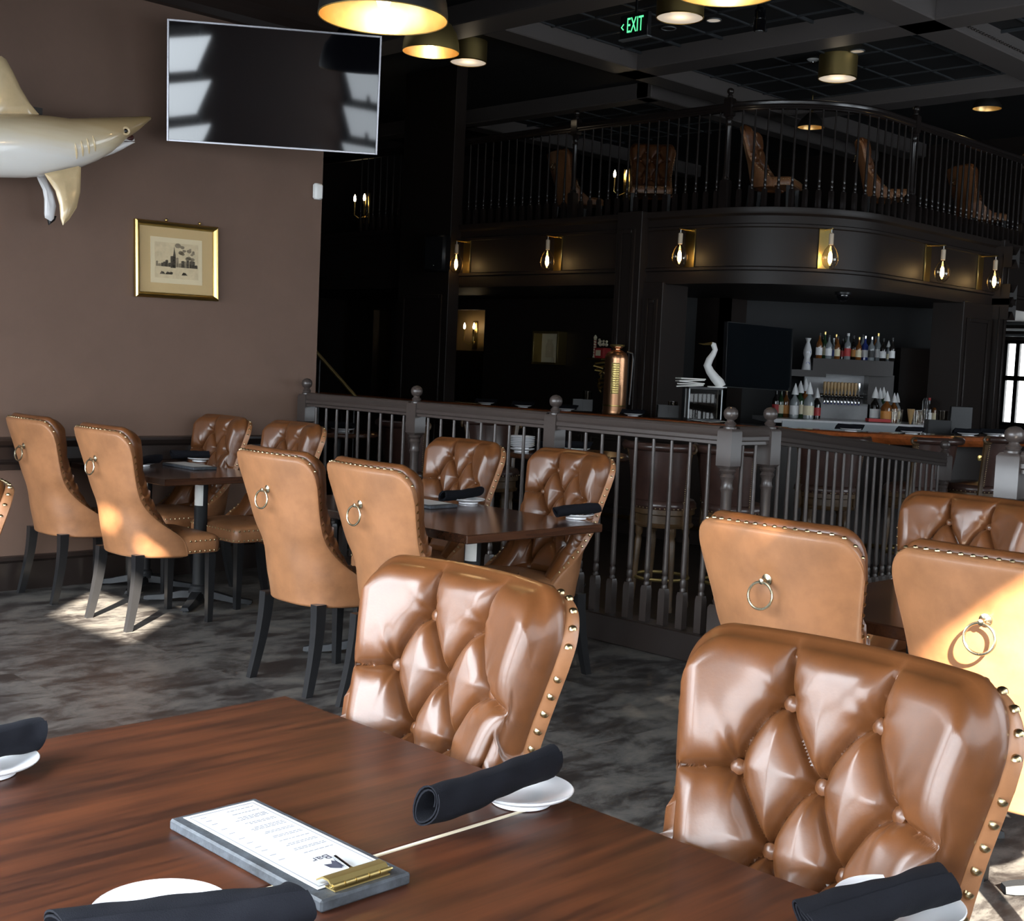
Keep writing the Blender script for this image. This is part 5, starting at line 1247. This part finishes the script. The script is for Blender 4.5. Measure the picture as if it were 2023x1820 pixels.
# ------------------------------------------------------------------ mezzanine sconces
def nearest_path(p):
    best = None; pts = mpath(0, 40)
    for a, b in zip(pts[:-1], pts[1:]):
        a, b = Vector(a), Vector(b); ab = b-a; tt = max(0, min(1, (Vector((p.x, p.y))-a).dot(ab)/ab.length_squared)); q = a+ab*tt; d = (Vector((p.x, p.y))-q).length
        if best is None or d < best[0]: best = (d, q, Vector((ab.y, -ab.x)).normalized())
    return best
SBZ = 1.47+1.11*MK
where = ['next to the loudspeaker', 'left of the broad column panel', 'where the curve begins', 'at the middle of the curve', 'near the end of the curve', 'beside the right column']
for i, (a, b) in enumerate(((912, 523), (1092, 517), (1365, 510), (1621, 513), (1838, 538), (1937, 556))):
    p = atz(a, b, SBZ); d_, q, nrm = nearest_path(p)
    ln_ = .19; p = Vector((q.x+nrm.x*ln_, q.y+nrm.y*ln_, p.z)); az = math.atan2(nrm.y, nrm.x)
    t = thing('bulb_sconce', 'brass sconce with clear globe bulb on the mezzanine front, '+where[i], 'lamp', (q.x, q.y, p.z), az, 'bulb sconces along the mezzanine')
    MB().box(.004, .022, -.062, .062, -.10, .30, .003).build('backplate', M['brass'], t)
    MB().tube([(.02, 0, .285), (ln_+.02, 0, .285)], .008, 10).build('arm', M['brass'], t)
    MB().tube([(ln_, 0, .285), (ln_, 0, .24)], .005, 8).build('cable', M['white'], t)
    MB().lathe([(.020, .125), (.024, .13), (.024, .235), (.012, .245)], 16, (ln_, 0, 0)).build('socket', M['socket'], t)
    g = MB().lathe([(.018, .13), (.03, .115), (.06, .075), (.08, .02), (.083, -.02), (.072, -.065), (.045, -.10), (.015, -.115), (.001, -.117)], 28, (ln_, 0, 0)).build('globe', M['globe'], t, ang=70)
    MB().lathe([(.006, -.06), (.019, -.04), (.022, -.01), (.017, .04), (.006, .06)], 12, (ln_, 0, 0)).build('filament', M['bulbhot'], g)
    plight((ln_, 0, -.02), 1.3, (1, .6, .22), .02, t)
# ------------------------------------------------------------------ mezzanine rail and chairs
mr_ = thing('balcony_railing', 'dark turned balcony railing curving along the mezzanine edge', 'railing')
def mrail(prof):
    return sweep([(o-.05, z) for o, z in prof], lambda o: mpath(o, 30, 16.5, 17.8))
mrail([(o, MZR-.05+z) for o, z in RPROF]).build('top_rail', M['balc'], mr_, ang=40)
pts = [Vector(q) for q in mpath(-.05, 30, 16.5, 17.5)]; acc = 0; step = .135; nb = 0; BALM = None
for a, b in zip(pts[:-1], pts[1:]):
    L_ = (b-a).length; d = 0
    while d+(step-acc) <= L_:
        d += step-acc; acc = 0; q = a.lerp(b, d/L_)
        if q.y > 14.2 or q.x > 17: continue
        if BALM is None: BALM = BAL.build('baluster', M['balc'], mr_); o = BALM
        else: o = BALM.copy(); link(o, mr_)
        o.location = (q.x, q.y, MZ1-.01); o.scale = (1, 1, (MZR-.09-MZ1)/.965)
    acc += L_-d
PM = None
for (a, b) in ((MX+.05, 10.15), (MX+.05, 8.02), (12.72, MYB+.05), (15.5, MYB+.05), (MX+.05, 12.7)):
    if PM is None: PM = POST_B.build('post', M['balc'], mr_); o = PM; FM = FIN.build('finial', M['balc'], o); f_ = FM
    else: o = PM.copy(); link(o, mr_); f_ = FM.copy(); link(f_, o)
    f_.location = (0, 0, 1.2); o.location = (a, b, MZ1); o.scale = (1, 1, (MZR+.04-MZ1)/1.2)
for a, b, rz, lb in ((1490, 255, R(200), 'leather chair on the mezzanine behind the post where the curve begins'), (1712, 280, R(-150), 'leather chair on the mezzanine behind the curved rail'), (1905, 330, R(-120), 'leather chair on the mezzanine behind the straight right rail'), (1110, 300, R(-110), 'leather chair on the mezzanine behind the left balcony rail'), (1290, 285, R(130), 'leather chair on the mezzanine between the two left posts')):
    p = atz(a, b, MZ1+1.05); c = dup(ch_a, (p.x, p.y, MZ1+.001), rz, lb); c['group'] = 'leather chairs on the mezzanine'

# ------------------------------------------------------------------ fittings under the mezzanine
c = atz(1811, 627, MZ0); dd = (c-CP).dot(FW); o = thing('ceiling_disc_light', 'flat white disc light under the mezzanine above the bottles', 'light', c)
MB().lathe([(18*dd/FPX, -.03), (19*dd/FPX, -.02), (19*dd/FPX, 0)], 32).build('diffuser', M['diffuser'], o); MB().ring((0, 0, -.005), 19.5*dd/FPX, .006, (0, 0, 1), 32, 6).build('rim', M['white'], o)
c = atz(1666, 578, MZ0); o = thing('dome_camera', 'small black dome camera under the curved mezzanine edge', 'camera', c)
MB().lathe([(.085, -.03), (.09, -.02), (.09, 0)], 24).build('base', M['black'], o); MB().ball((0, 0, -.03), .07, 20, 12).build('dome', M['blackgloss'], o)
